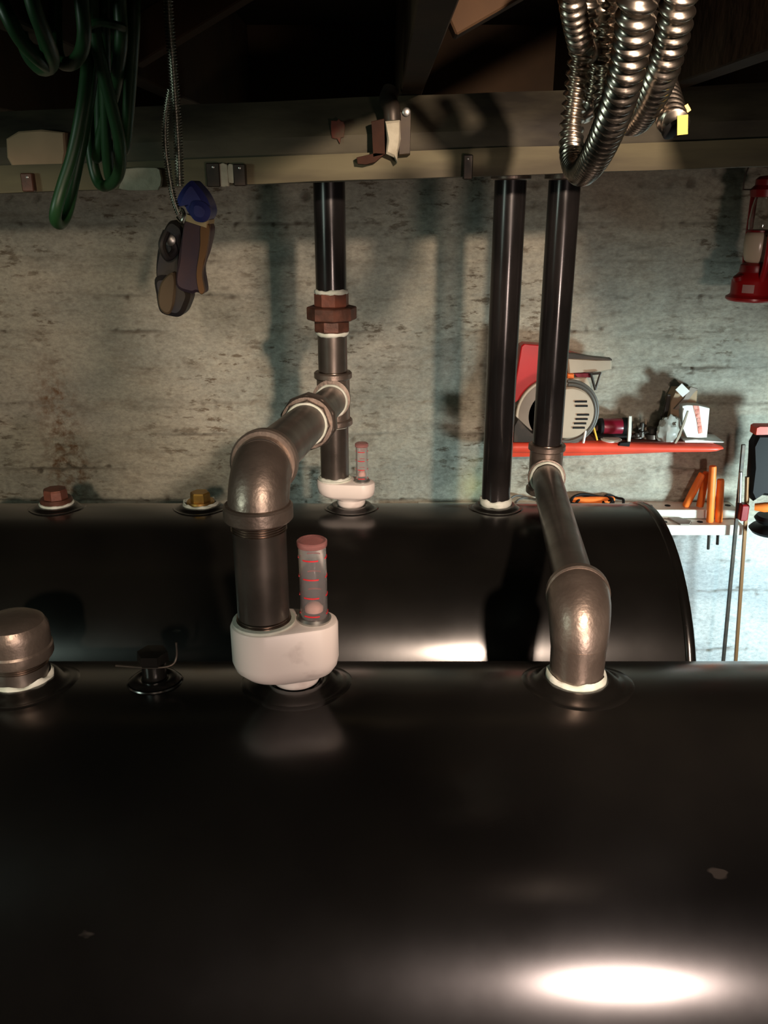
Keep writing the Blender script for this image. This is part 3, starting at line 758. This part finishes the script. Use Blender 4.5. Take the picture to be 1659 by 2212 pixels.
for r_ in (
 [(1385,-120,.62),(1376,0,.63),(1366,90,.65),(1345,190,.68),(1314,280,.73),(1282,345,.80),(1256,372,.90),(1238,348,.97),(1234,290,1.0),(1244,200,1.0),(1262,60,.98),(1275,-60,.95)],
 [(1484,-120,.67),(1466,0,.69),(1452,75,.71),(1428,160,.74),(1398,228,.80),(1368,262,.88),(1342,240,.96),(1335,150,1.0),(1340,0,1.0),(1345,-60,.98)],
 [(1230,-90,.90),(1236,0,.93),(1246,60,.96),(1258,105,.99),(1270,112,1.04),(1284,98,1.06),(1282,40,1.06),(1270,-70,1.02)],
 [(1300,-80,1.0),(1302,20,1.03),(1296,110,1.08),(1285,190,1.1),(1268,238,1.1),(1256,225,1.12),(1262,140,1.12),(1290,-60,1.05)],
 [(1392,-60,.84),(1388,60,.86),(1366,150,.90),(1338,220,.95),(1318,256,.99),(1306,220,1.04),(1312,60,1.04),(1318,-60,1.0)],
 [(1400,40,.92),(1412,110,.90),(1428,170,.87),(1440,215,.83),(1450,250,.80),(1455,268,.785)]):
    ribbed(mb, [at(*p) for p in r_], CR, .0038, .0098, seg=26, per=9)
mb.build('conduit_loops', M['conduit'], cdt, 180)
e = at(1474,270,.765)
MB().lathe([(.0095,0),(.0115,.001),(.0115,.004),(.0095,.005)], at(1457,272,.785), (.35,-.5,-.8), 20).build('cut_end', M['rubber'], cdt)
MB().box(e, (.0085,.0015,.0145), Matrix.Rotation(math.radians(-6),3,'Y')).build('bushing_tag', M['tag_yellow'], cdt, label='yellow plastic tag at the cut end')
MB().box(at(1476,240,.79), (.011,.0012,.006), Matrix.Rotation(math.radians(-35),3,'Y')).build('bushing_lip', M['brass'], cdt)

sp = thing('coil_spring', at(366,-20,1.09), 'long thin steel coil spring hanging beside the green hose', 'spring')
mb = MB()
ribbed(mb, [at(358,-110,1.05),at(364,20,1.06),at(374,150,1.08),at(384,300,1.10),at(388,400,1.11)], .0060, .0024, .0032, 14, 6, spiral=False)
mb.build('spring_coil', M['spring'], sp, 180)
mb = MB()
ribbed(mb, [at(368,190,1.10),at(358,250,1.11),at(357,310,1.11),at(364,370,1.115),at(374,425,1.12),at(386,462,1.125)], .0044, .0018, .0030, 12, 6, spiral=False)
mb.build('spring_coil', M['spring'], sp, 180)

# ------------------------------------------------------------------ blue tipped spring clamp
ck = thing('spring_clamp', at(375,685,1.13), 'blue tipped spring clamp hanging from the coil spring', 'clamp')
DC = 1.17
def wslab(pts, D, th, name, m, bev=.003, parent=ck, label=None):
    o = slab(parent, name, pts, D, th, m, bev, smooth=(name != 'pad_collar'))
    if label: o['label'] = label
    return o
wslab([(404,470),(452,486),(446,540),(434,580),(440,632),(424,632),(410,634),(380,618),(384,560),(392,510)], DC, .034, 'front_arm', M['clampbody'], .004)
wslab([(434,486),(452,488),(446,545),(436,590),(441,630),(430,632),(424,590),(432,530)], DC-.004, .010, 'arm_edge', M['brown_bar'], .001, label='worn orange brown edge')
wslab([(402,462),(450,476),(448,494),(400,478)], DC-.005, .044, 'pad_collar', M['cream'], .002, label='cream band below the blue pad')
wslab([(412,390),(424,400),(440,420),(452,446),(452,466),(440,480),(420,478),(408,464),(402,456),(396,446),(380,448),(378,440),(384,420),(398,400)], DC-.012, .050, 'jaw_pad', M['blue'], .007, label='dark blue rubber jaw pad')
wslab([(414,436),(436,436),(452,452),(450,470),(438,480),(418,476),(408,458)], DC-.022, .02, 'jaw_tip', M['blue'], .006)
wslab([(380,480),(394,500),(390,560),(380,610),(360,620),(342,610),(336,590),(340,540),(352,500),(366,478)], DC+.02, .03, 'rear_arm', M['clamp_dark'], .004)
wslab([(334,600),(372,600),(408,630),(402,665),(388,684),(368,684),(344,674),(336,640)], DC+.006, .036, 'lower_handle', M['clamp_dark'], .006)
wslab([(350,606),(374,590),(378,640),(366,678),(346,670),(340,640)], DC+.002, .02, 'handle_edge', M['brown_bar'], .003).data.materials[0] = M['wood_dark']
MB().tube(smooth_path([at(360,500,DC),at(350,530,DC-.005),at(362,556,DC),at(378,540,DC+.01),at(366,510,DC+.01)],8), .005, 10).build('spring_coil', M['clamp_dark'], ck)
MB().lathe([(.004,0),(.0075,.001),(.0075,.006),(.004,.008)], at(369,518,DC+.012), (0,-1,0), 16).build('pivot_pin', M['steel'], ck)
MB().tube(smooth_path([at(386,462,1.125),at(392,452,1.12),at(398,464,1.11),at(392,478,1.11),at(384,470,1.12)],6), .0022, 8).build('hook', M['spring'], ck)

# ------------------------------------------------------------------ red shelf
SF = 2.38
zs = at(1200,958,SF).z
xs0 = at(1092,970,SF).x; xs1 = at(1566,970,SF).x
sh = thing('wall_shelf', ((xs0+xs1)/2, SF+.06, zs-.03), 'long red shelf with rounded front edge fixed to the wall', 'shelf')
mb = MB(); sec=[]; n=30
vs=[]; fs=[]
for i in range(n+1):
    t=i/n; x_=xs0+(xs1-xs0)*t
    k = max(0,(t-.45)/.55)                         # the lip tapers towards the right end
    hh = .032*(1-.38*k) ; 
    if t > .93: hh *= math.sqrt(max(.02, 1-((t-.93)/.075)**2))
    zc_=zs-.016-.002*k; dep=.0 if t<.96 else .01*((t-.96)/.04)
    loop=[]
    for j in range(9):
        an=math.pi/2+math.pi*j/8
        loop.append((SF+.016+dep+.016*math.cos(an), zc_+hh/2*math.sin(an)))
    for (yy,zz) in loop: vs.append((x_,yy,zz))
    vs.append((x_, SF+.03, zc_-hh/2)); vs.append((x_, SF+.03, zc_+hh/2))
L_=11
for i in range(n):
    for j in range(L_):
        j2=(j+1)%L_; fs.append((i*L_+j,i*L_+j2,(i+1)*L_+j2,(i+1)*L_+j))
fs.append(tuple(range(L_))); fs.append(tuple(n*L_+j for j in range(L_)))
MB().add(vs,fs).build('front_lip', M['shelf_red'], sh, 50)
MB().box(((xs0+xs1)/2-.012, (SF+.02+WY)/2, zs-.004), (xs1-xs0-.03, WY-SF-.02, .006)).build('shelf_board', M['shelf_dust'], sh)
# curved sheet skirt under the board
vs=[]; fs=[]
for i in range(21):
    t=i/20; x_=xs0+(xs1-xs0-.03)*t; d_ = .018*(1-t**2)
    for (yy,zz) in ((SF+.012,zs-.030+.006*t),(SF+.022,zs-.034-d_*.7+.008*t),(SF+.06,zs-.034-d_*.7+.010*t),(WY+.004,zs-.02),(WY+.004,zs-.008),(SF+.012,zs-.010)): vs.append((x_,yy,zz))
for i in range(20):
    for j in range(6):
        j2=(j+1)%6; fs.append((i*6+j,i*6+j2,(i+1)*6+j2,(i+1)*6+j))
fs.append(tuple(range(6))); fs.append(tuple(20*6+j for j in range(6)))
MB().add(vs,fs).build('underside_skirt', M['shelf_red'], sh, 50)

# ---- the saw
ZS = zs + .0   # things rest on the shelf board
def sv(x_, y_, D=2.42): p = at(x_,y_,D); return p
sw = thing('circular_saw', (at(1200,955,2.42).x, 2.42, zs), 'red and beige circular saw standing on the red shelf behind the pipes', 'saw')
def sslab(name, pts, D, th, m, bev=.002, label=None, parent=None):
    o = slab(parent or sw, name, pts, D, th, m, bev)
    if label: o['label']=label
    return o
sslab('blade_guard', [(1110,872),(1114,822),(1126,748),(1132,743),(1170,746),(1200,752),(1240,764),(1285,776),(1285,785),(1230,790),(1200,830),(1160,835)], 2.425, .045, M['red'], .003, 'red upper guard')
sslab('top_handle', [(1225,775),(1290,776),(1322,778),(1322,798),(1300,804),(1228,807)], 2.41, .04, M['beige'], .005, 'beige handle')
sslab('handle_trim', [(1222,762),(1282,772),(1322,776),(1322,779),(1280,777),(1222,774)], 2.409, .03, M['darkmetal'], .0005)
sslab('trigger', [(1240,807),(1282,806),(1280,816),(1246,815)], 2.42, .02, M['maroon'], .002)
sslab('trigger_button', [(1226,808),(1240,808),(1240,818),(1226,818)], 2.41, .03, M['orange'], .002)
# depth bracket, three bars
for a,b in (((1276,806),(1286,842)),((1298,804),(1286,842)),((1276,808),(1298,806))):
    MB().tube([at(*a,2.40), at(*b,2.40)], .0035, 8).build('bracket_bar', M['darkmetal'], sw)
cS = at(1196, 895, 2.42)
px2m = 2.47/F
MB().lathe([(.001,-.010),(.060,-.008),(.100,-.004),(.108,.004),(.108,.045),(.10,.05)], (cS.x,2.452,cS.z), (0,-1,0), 48).build('wheel_housing', M['greytan'], sw, 40)
MB().lathe([(.070,0),(.108,0),(.110,.004),(.108,.008),(.074,.010)], (cS.x-.0,2.412,cS.z), (0,-1,0), 48).build('housing_rim', M['beige'], sw, 40)
sslab('motor_cover', [(1226,818),(1268,814),(1276,835),(1284,865),(1268,880),(1226,850)], 2.425, .04, M['beige'], .004)
cM = at(1232, 898, 2.36)
me_ = MB().lathe([(.074,-.03),(.074,.010),(.070,.016),(.001,.018)], (cM.x,2.40,cM.z), (0,-1,0), 48).build('motor_end', M['beige'], sw, 30)
for k in range(7):
    if k in (2,): continue
    zz = cM.z + .035 - .0125*k; hw=.017
    MB().box((cM.x+.040-abs(k-3)*.003, 2.3820, zz), (hw*2,.004,.005)).build('vent_slot', M['rubber'], me_)
mb=MB()
for rr,yy in ((.082,2.388),(.090,2.394)):
    mb.tube([(cM.x+rr*math.cos(t_)*.92, yy, cM.z+rr*math.sin(t_)) for t_ in [math.radians(95-215*k/40) for k in range(41)]], .0045, 8)
mb.build('power_cord', M['cable'], sw)
cD = at(1168, 896, 2.40)
MB().lathe([(.001,.006),(.058,.005),(.068,0),(.068,-.02)], (cD.x,2.412,cD.z), (0,-1,0), 32).build('blade_cover', M['wood_dark'], sw, 40)
sslab('base_plate', [(1110,920),(1118,905),(1150,935),(1200,945),(1200,956),(1108,956)], 2.372, .06, M['darkmetal'], .003)

# ---- small things along the shelf
def item(name, base, label, cat, group=None): return thing(name, base, label, cat, group)
def rod_item(name, a, b, r, m, label, cat):
    o = item(name, b, label, cat); MB().tube([a, a.lerp(b,.15), a.lerp(b,.85), b], [r*.8,r,r,r*.9], 10).build('rod', m, o); return o
rod_item('chalk_stick', at(1265,930,2.385), at(1260,957,2.385), .0035, M['paper'], 'short white stick leaning at the shelf edge right of the saw', 'stick')
rod_item('pencil', at(1278,906,2.40), at(1290,951,2.40), .0028, M['yellow'], 'yellow pencil leaning against tools on the shelf', 'pencil')
pl = item('jar_lid', at(1320,955,2.39), 'flat white round lid lying on the shelf before the maroon tool', 'lid')
MB().lathe([(.001,0),(.028,0),(.030,.003),(.028,.005),(.001,.004)], (at(1322,956,2.40).x,2.413,zs), seg=28).build('lid_disc', M['paper'], pl)
MB().lathe([(.022,.004),(.024,.007),(.020,.007)], (at(1322,956,2.40).x,2.413,zs), seg=28).build('lid_rim', M['white'], pl)
# maroon tool body
mt = item('pocket_torch', (at(1330,950,2.44).x, 2.45, zs), 'maroon barrel shaped torch with black ends lying on the shelf', 'torch')
p = at(1326,921,2.44)
MB().lathe([(.012,-.038),(.0225,-.034),(.0235,-.028),(.0235,.024),(.020,.030)], p, (1,0,.02), 28).build('barrel', M['maroon'], mt)
MB().lathe([(.022,-.043),(.0245,-.041),(.0245,-.033),(.022,-.032)], p, (1,0,.02), 28).build('end_ring', M['rubber'], mt)
MB().lathe([(.0235,.022),(.025,.026),(.024,.042),(.015,.050)], p, (1,0,.02), 28).build('head', M['rubber'], mt)
MB().box((p.x+.008, p.y, p.z-.027), (.055,.028,.014), bev=.004).build('grip', M['maroon'], mt)
MB().box((p.x-.002, p.y, zs+.008), (.10,.04,.016), bev=.005).build('foot', M['rubber'], mt)
pt = item('pliers', (at(1295,950,2.45).x, 2.46, zs), 'dark pliers lying behind the yellow pencil', 'pliers')
MB().tube(smooth_path([(at(1282,948,2.45).x,2.455,zs+.012),(at(1296,930,2.45).x,2.455,zs+.03),(at(1312,938,2.45).x,2.45,zs+.022),(at(1322,952,2.45).x,2.45,zs+.008)],6), .007, 10).build('handle', M['rust'], pt)
MB().tube(smooth_path([(at(1272,952,2.46).x,2.465,zs+.008),(at(1290,940,2.46).x,2.465,zs+.018),(at(1310,952,2.46).x,2.462,zs+.008)],6), .006, 10).build('handle', M['darkmetal'], pt)
# upright white strip
us = item('white_strip', at(1361,962,2.384), 'upright white plastic strip clipped to the shelf edge', 'strip')
sslab('strip', [(1359,899),(1365,899),(1364,940),(1361,960),(1356,960)], 2.378, .010, M['white'], .0008, parent=us)
sslab('clip_foot', [(1340,957),(1362,955),(1360,965),(1336,963)], 2.373, .012, M['rubber'], .001, parent=us)
# dark clutter: bolts and fittings
for i,(x_,y_,r,m,lb) in enumerate(((1376,938,.014,'darkmetal','dark knurled socket lying just right of the white strip'),(1387,916,.010,'darkmetal','dark upright bolt standing in the shelf clutter'),
        (1408,925,.020,'darkmetal','round dark fitting in the middle of the shelf clutter'),(1398,944,.014,'greytan','grey round knob on the shelf below the dark fitting'),(1378,952,.012,'steel','small silver cap lying behind the white strip'))):
    p = at(x_,y_,2.43); o = item('metal_fitting', (p.x,2.43,zs), lb, 'fitting')
    hgt = max(p.z-zs, .012)
    MB().lathe([(r*.7,0),(r,.002),(r,hgt*.5),(r*.6,hgt*.55),(r*.62,hgt),(r*.5,hgt+.004)], (p.x,2.43,zs), seg=8 if i%2 else 20).build('fitting_body', M[m], o, 25)
    MB().lathe([(.004,-r*1.3),(.005,-r*1.2),(.005,r*1.2),(.004,r*1.3)], (p.x,2.43,zs+hgt*.8), (1,.2,.3), 8).build('cross_pin', M[m], o)
rod_item('steel_rod', at(1428,892,2.44), at(1430,955,2.43), .003, M['darkmetal'], 'thin dark rod standing left of the plastic bag', 'rod')
rod_item('steel_rod', at(1395,905,2.44), at(1394,956,2.43), .003, M['wood_light'], 'thin tan rod standing among the dark fittings', 'rod')
# dark board leaning
bd = item('leaning_board', at(1440,900,2.46), 'narrow dark board leaning on the wall behind the plastic bag', 'board')
sslab('board', [(1443,852),(1449,853),(1446,880),(1440,905),(1432,905),(1436,880)], 2.445, .008, M['darkmetal'], .001, parent=bd)
wedge = sslab('board_foot', [(1434,900),(1440,900),(1438,955),(1434,955)], 2.448, .006, M['darkmetal'], .0005, parent=bd)
# plastic bag
bg = item('plastic_bag', (at(1446,950,2.405).x, 2.405, zs), 'crumpled cloudy plastic bag beside the white box', 'bag')
mb=MB(); c0=at(1446,928,2.405); nu,nv=26,18; vs=[]; fs=[]
for j in range(nv+1):
    ph=math.pi*j/nv
    for i in range(nu):
        th=2*math.pi*i/nu; d_=Vector((math.sin(ph)*math.cos(th), math.sin(ph)*math.sin(th), math.cos(ph)))
        rr=1+.28*noise.noise(d_*2.3+Vector((3,1,2)))+.16*abs(noise.noise(d_*6))
        zz = c0.z-.004+.042*d_.z*rr
        vs.append((c0.x+.034*d_.x*rr, 2.405+.02*d_.y*rr, max(zz, zs+.001)))
for j in range(nv):
    for i in range(nu):
        i2=(i+1)%nu; fs.append((j*nu+i,j*nu+i2,(j+1)*nu+i2,(j+1)*nu+i))
mb.add(vs,fs).build('bag_film', M['bag'], bg, 25)
# brown card box and white box
cb = item('card_box', (at(1480,900,2.47).x, 2.47, zs), 'brown card box with square white sticker behind the white box', 'box')
sslab('box_body', [(1449,868),(1462,842),(1507,843),(1504,876),(1490,890),(1484,955),(1446,955)], 2.438, .05, M['card'], .001, parent=cb)
sslab('box_flap', [(1492,836),(1508,840),(1498,850),(1476,878),(1462,886),(1456,884),(1478,860)], 2.428, .008, M['greytan'], .0005, parent=cb)
sslab('sticker', [(1473,828),(1490,845),(1475,858),(1459,842)], 2.424, .002, M['paper'], .0002, 'square white sticker', parent=cb)
wb = item('small_box', (at(1500,948,2.41).x, 2.42, zs), 'white box with a red printed band standing at the right end of the shelf', 'box')
zb0 = [(1474,877),(1484,875),(1510,876),(1533,882),(1530,915),(1527,945),(1505,947),(1484,945),(1475,925)]
sslab('box_body', zb0, 2.402, .034, M['paper'], .001, parent=wb)
sslab('red_band', [(1497,876),(1510,877),(1518,935),(1509,937),(1505,908)], 2.4008, .0015, M['print_red'], .0001, 'red printed band', parent=wb)
# letters of the band, illegible blocks in the photograph: only marks
for k in range(5):
    x_=1506+1.6*k; y_=888+9*k
    sslab('print_mark', [(x_-3,y_-2.5),(x_+3,y_-2.5),(x_+3,y_+2.5),(x_-3,y_+2.5)], 2.3996, .0008, M['red_mark'] if False else M['print_red'], .0, parent=wb)
ds = item('metal_strip', at(1459,958,2.39), 'thin grey strip leaning diagonally against the white box', 'strip')
sslab('strip', [(1485,888),(1488,888),(1480,915),(1466,950),(1461,958),(1457,958),(1468,935)], 2.388, .005, M['wood_light'], .0005, parent=ds)
lf = item('paper_sheet', (at(1515,952,2.40).x, 2.41, zs), 'folded white paper lying under the white box', 'paper')
vs=[]; a0=at(1482,950,2.385).x; a1=at(1556,950,2.42).x
MB().prism([(a0,zs+.0005),(a0-.002,zs+.006),(a0+.03,zs+.008),(a1,zs+.002),(a1-.004,zs+.0005)], 2.388, 2.47).build('sheet', M['paper'], lf)

# ------------------------------------------------------------------ tool rack on the wall
UF, LF_ = 2.43, 2.38
zu = at(1200,1101,UF).z; zl = at(1200,1134,LF_).z
rx0 = at(905,1100,UF).x; rx1 = at(1594,1110,UF).x; rx2 = at(1604,1145,LF_).x
rk = thing('tool_rack', ((rx0+rx1)/2, 2.45, zl-.03), 'white stepped wooden tool rack with drilled holes on the wall', 'rack')
ub_ = MB().box(((rx0+rx1)/2,(UF+WY)/2,zu-.0135), (rx1-rx0, WY-UF+.004, .027), bev=.0015).build('upper_board', M['white'], rk)
lb_ = MB().box(((rx0+rx2)/2,(LF_+WY)/2,zl-.016), (rx2-rx0, WY-LF_+.004, .032), bev=.0015).build('lower_board', M['white'], rk)
for i,(x_,y_,z_,d_) in enumerate([(1403,1093,zu,2.465),(1442,1093,zu,2.465),(1572,1092,zu,2.467),(1435,1127,zl,2.405),(1487,1127,zl,2.405),(1512,1127,zl,2.405)]):
    p=at(x_,y_,d_)
    MB().lathe([(.0092,0),(.0088,.0006),(.001,.0006)], (p.x, d_, z_+.0003), seg=18).build('hole_shade', M['rubber'], ub_ if z_ == zu else lb_)  # black disc on the board, paints the dark inside of a hole
# screwdrivers
def driver(a, b, D, shaft, label):
    A=at(*a,D); B=at(*b,D); ax=(A-B); L_=ax.length; ax.normalize()
    o=thing('orange_handled_file', B, label, 'tool', 'orange handled tools in the rack')
    prof=[(.008,0),(.0108,.004),(.0116,L_*.5),(.0108,L_-.006),(.0095,L_-.001),(.001,L_)]
    MB().lathe(prof, B, ax, 10).build('handle', M['orange'], o, 40)
    MB().lathe([(.0042,-shaft),(.0045,-shaft+.003),(.0045,0.002)], B, ax, 10).build('shaft', M['darkmetal'], o)
driver((1518,1022),(1480,1095),2.455,.02,'orange handled file leaning furthest left in the white rack')
driver((1527,1019),(1511,1096),2.460,.02,'orange handled file leaning slightly, second from the left in the rack')
driver((1540,1006),(1533,1129),2.405,.085,'tallest orange handled file, upright in the lower rack board')
driver((1557,1035),(1552,1129),2.408,.07,'short orange handled file, rightmost in the rack')
# metal wedge on lower board
wd = thing('metal_wedge', at(1470,1132,2.39), 'small grey metal wedge lying on the lower rack board', 'wedge')
vs=[at(1440,1128,2.43),at(1455,1126,2.44),at(1492,1134,2.40),at(1488,1141,2.372),at(1470,1134,2.372)]
vs=[Vector((v.x,v.y,zl+.002)) for v in vs]
MB().add(vs+[v+Vector((0,0,.004)) for v in vs], [(0,1,2,3,4),(9,8,7,6,5)]+[(i,(i+1)%5,5+(i+1)%5,5+i) for i in range(5)]).build('wedge_plate', M['greytan'], wd)
# cables on the upper board
cbx = thing('power_cable', at(1290,1085,2.45), 'black cable coiled on the rack above the rear tank', 'cable')
def ell(cx_,cy_,rx_,rz_,D,r,tiltp=0,a0=0,a1=360,n=40):
    c=at(cx_,cy_,D); out=[]
    for k in range(n+1):
        t=math.radians(a0+(a1-a0)*k/n); out.append((c.x+rx_*math.cos(t), D+.025*math.sin(t), c.z+rz_*math.sin(t)+.004*math.cos(3*t)))
    return out
MB().tube(ell(1278,1082,.062,.010,2.46,.005), .0045, 8).tube(ell(1325,1083,.030,.009,2.465,.004), .004, 8).tube(ell(1285,1086,.055,.006,2.455,.004), .004, 8).build('cable_loops', M['rubber'], cbx)
cby = thing('power_cable', at(1130,1085,2.45), 'thin grey cable loop on the rack just right of the middle riser', 'cable')
MB().tube(ell(1132,1084,.045,.009,2.46,.003), .003, 8).tube(ell(1150,1087,.05,.006,2.455,.003), .0028, 8).build('cable_loops', M['cable'], cby)
ob = thing('orange_strap', at(1275,1092,2.45), 'flat orange strap under the black cable on the rack', 'strap')
MB().box((at(1285,1088,2.45).x, 2.475, zu+.0125), (.13,.016,.024), bev=.004).build('strap_band', M['orange'], ob)

# ------------------------------------------------------------------ bar clamps at the right edge
def clamp(bx, D, top, mid, low, mbar, label, grip=True):
    a=at(*top,D); b=at(*mid,D); c=at(*low,D)
    t=thing('bar_clamp', c, label, 'clamp', 'bar clamps hung beside the rack')
    bot = b + (c-b)*1.6
    ax=(a-bot).normalized()
    mid_=(a+bot)/2; rot=Vector((0,0,1)).rotation_difference(ax).to_matrix()
    MB().box(mid_, (.010,.008,(a-bot).length), rot, bev=.001).build('bar', mbar, t)
    return t, a, b, ax
c1,a,b,ax = clamp(0, 2.36, (1606,960),(1586,1162),(1562,1427), M['darkmetal'], 'dark steel bar clamp hung nearest the rack')
MB().box(at(1605,1105,2.35), (.024,.03,.05), bev=.004).build('sliding_jaw', M['darkred'], c1)
MB().tube([at(1600,1020,2.35), at(1598,1085,2.35)], .005, 10).build('screw', M['steel'], c1)
c2,a,b,ax = clamp(0, 2.37, (1622,965),(1608,1162),(1589,1429), M['brown_bar'], 'bronze coloured bar clamp with black pads at the right edge')
MB().tube([at(1614,1030,2.35), at(1612,1085,2.35)], .006, 10).build('screw', M['brown_bar'], c2)
sslab('fixed_jaw', [(1634,925),(1640,922),(1720,922),(1720,938),(1632,940)], 2.34, .04, M['shelf_red'], .002, parent=c2)
sslab('grip_body', [(1640,938),(1710,938),(1720,990),(1710,1050),(1680,1075),(1650,1072),(1630,1085),(1622,1070),(1626,1010),(1628,960)], 2.335, .035, M['rubber'], .010, parent=c2)
MB().tube([at(1630,1095,2.33),at(1650,1096,2.32),at(1720,1092,2.32)], [.010,.014,.014], 14).build('screw_handle', M['orange'], c2)
for y_,r in ((1120,.016),(1143,.022)):
    MB().lathe([(.001,-.012),(r*2.2,-.010),(r*2.6,0),(r*2.2,.010),(.001,.012)], at(1662,y_,2.36), (0,0,1), 28).build('clamp_pad', M['rubber'], c2, 50)

# ------------------------------------------------------------------ hurricane lantern
LD=2.25
lc=at(1633,560,LD); lz=at(1634,655,LD-.06).z
ln=thing('hurricane_lantern', (lc.x,LD,lz), 'red hurricane lantern with white globe hanging at the right edge', 'lantern')
X_=lc.x
def zz(y_): return at(1634,y_,LD).z
zb_=lz
MB().lathe([(.001,0),(.056,0),(.060,.004),(.060,.009),(.052,.014),(.050,.018),(.050,.048),(.045,.058),(.036,.068),(.034,.070)], (X_,LD,zb_), seg=48).build('fuel_tank', M['red'], ln, 35)
MB().lathe([(.034,.066),(.036,.072),(.034,.086),(.026,.092)], (X_,LD,zb_), seg=32).build('burner_collar', M['darkred'], ln)
MB().lathe([(.012,0),(.0135,.002),(.0135,.012),(.010,.014)], (X_-.040,LD-.015,zb_+.050), (-.35,-.1,1), 20).build('fuel_cap', M['darkred'], ln)
MB().lathe([(.020,.090),(.028,.098),(.0325,.113),(.0335,.135),(.033,.155),(.030,.163),(.020,.165)], (X_,LD,zb_), seg=40).build('globe', M['frosted'], ln, 60)
gb=MB().lathe([(.028,.168),(.030,.19),(.027,.22),(.022,.245),(.0205,.245),(.0255,.22),(.0285,.19),(.0265,.168)], (X_,LD,zb_), seg=40, cap=False)
gb.f += [(7*40+i,7*40+(i+1)%40,(i+1)%40,i) for i in range(40)]
gb.build('chimney_glass', M['glass'], ln, 60)
MB().lathe([(.026,.164),(.033,.165),(.033,.169),(.026,.170)], (X_,LD,zb_), seg=32).build('globe_plate', M['darkred'], ln)
MB().lathe([(.020,.244),(.034,.246),(.036,.262),(.026,.272),(.026,.285),(.018,.292),(.001,.294)], (X_,LD,zb_), seg=32).build('hood', M['darkred'], ln)
for s_ in (1,-1):
    an=math.radians(-86 if s_==1 else 94); ux,uy=math.cos(an),math.sin(an)
    pts=[(X_+ux*.042,LD+uy*.042,zb_+.050),(X_+ux*.056,LD+uy*.056,zb_+.10),(X_+ux*.058,LD+uy*.058,zb_+.20),(X_+ux*.055,LD+uy*.055,zb_+.255),(X_+ux*.025,LD+uy*.025,zb_+.275)]
    MB().tube(smooth_path(pts,8), .0075, 14).build('side_tube', M['red'], ln)
MB().tube(smooth_path([(X_+.024,LD-.045,zb_+.135),(X_+.012,LD-.040,zb_+.150),(X_+.002,LD-.035,zb_+.158)],4), .0016, 8).build('lift_wire', M['darkmetal'], ln)
bail=[(X_-.055,LD,zb_+.262),(X_-.05,LD,zb_+.31),(X_,LD,JZ0+.004),(X_+.05,LD,zb_+.31),(X_+.055,LD,zb_+.262)]
MB().tube(smooth_path(bail,8), .0018, 8).tube([(X_-.056,LD,zb_+.262),(X_+.056,LD,zb_+.262)], .0016, 8).build('bail_wire', M['darkmetal'], ln)
pa=[]
an0,an1=math.radians(-138),math.radians(-106)
vs=[];fs=[]
for i in range(7):
    an=an0+(an1-an0)*i/6
    for r_,z_ in ((.0498,.022),(.0506,.022),(.0506,.042),(.0498,.042)): vs.append((X_+r_*math.cos(an),LD+r_*math.sin(an),zb_+z_))
for i in range(6):
    for j in range(4):
        j2=(j+1)%4; fs.append((i*4+j,i*4+j2,(i+1)*4+j2,(i+1)*4+j))
fs+=[(0,1,2,3),(24,25,26,27)]
MB().add(vs,fs).build('paper_label', M['label_pink'], ln, label='faded pinkish label')
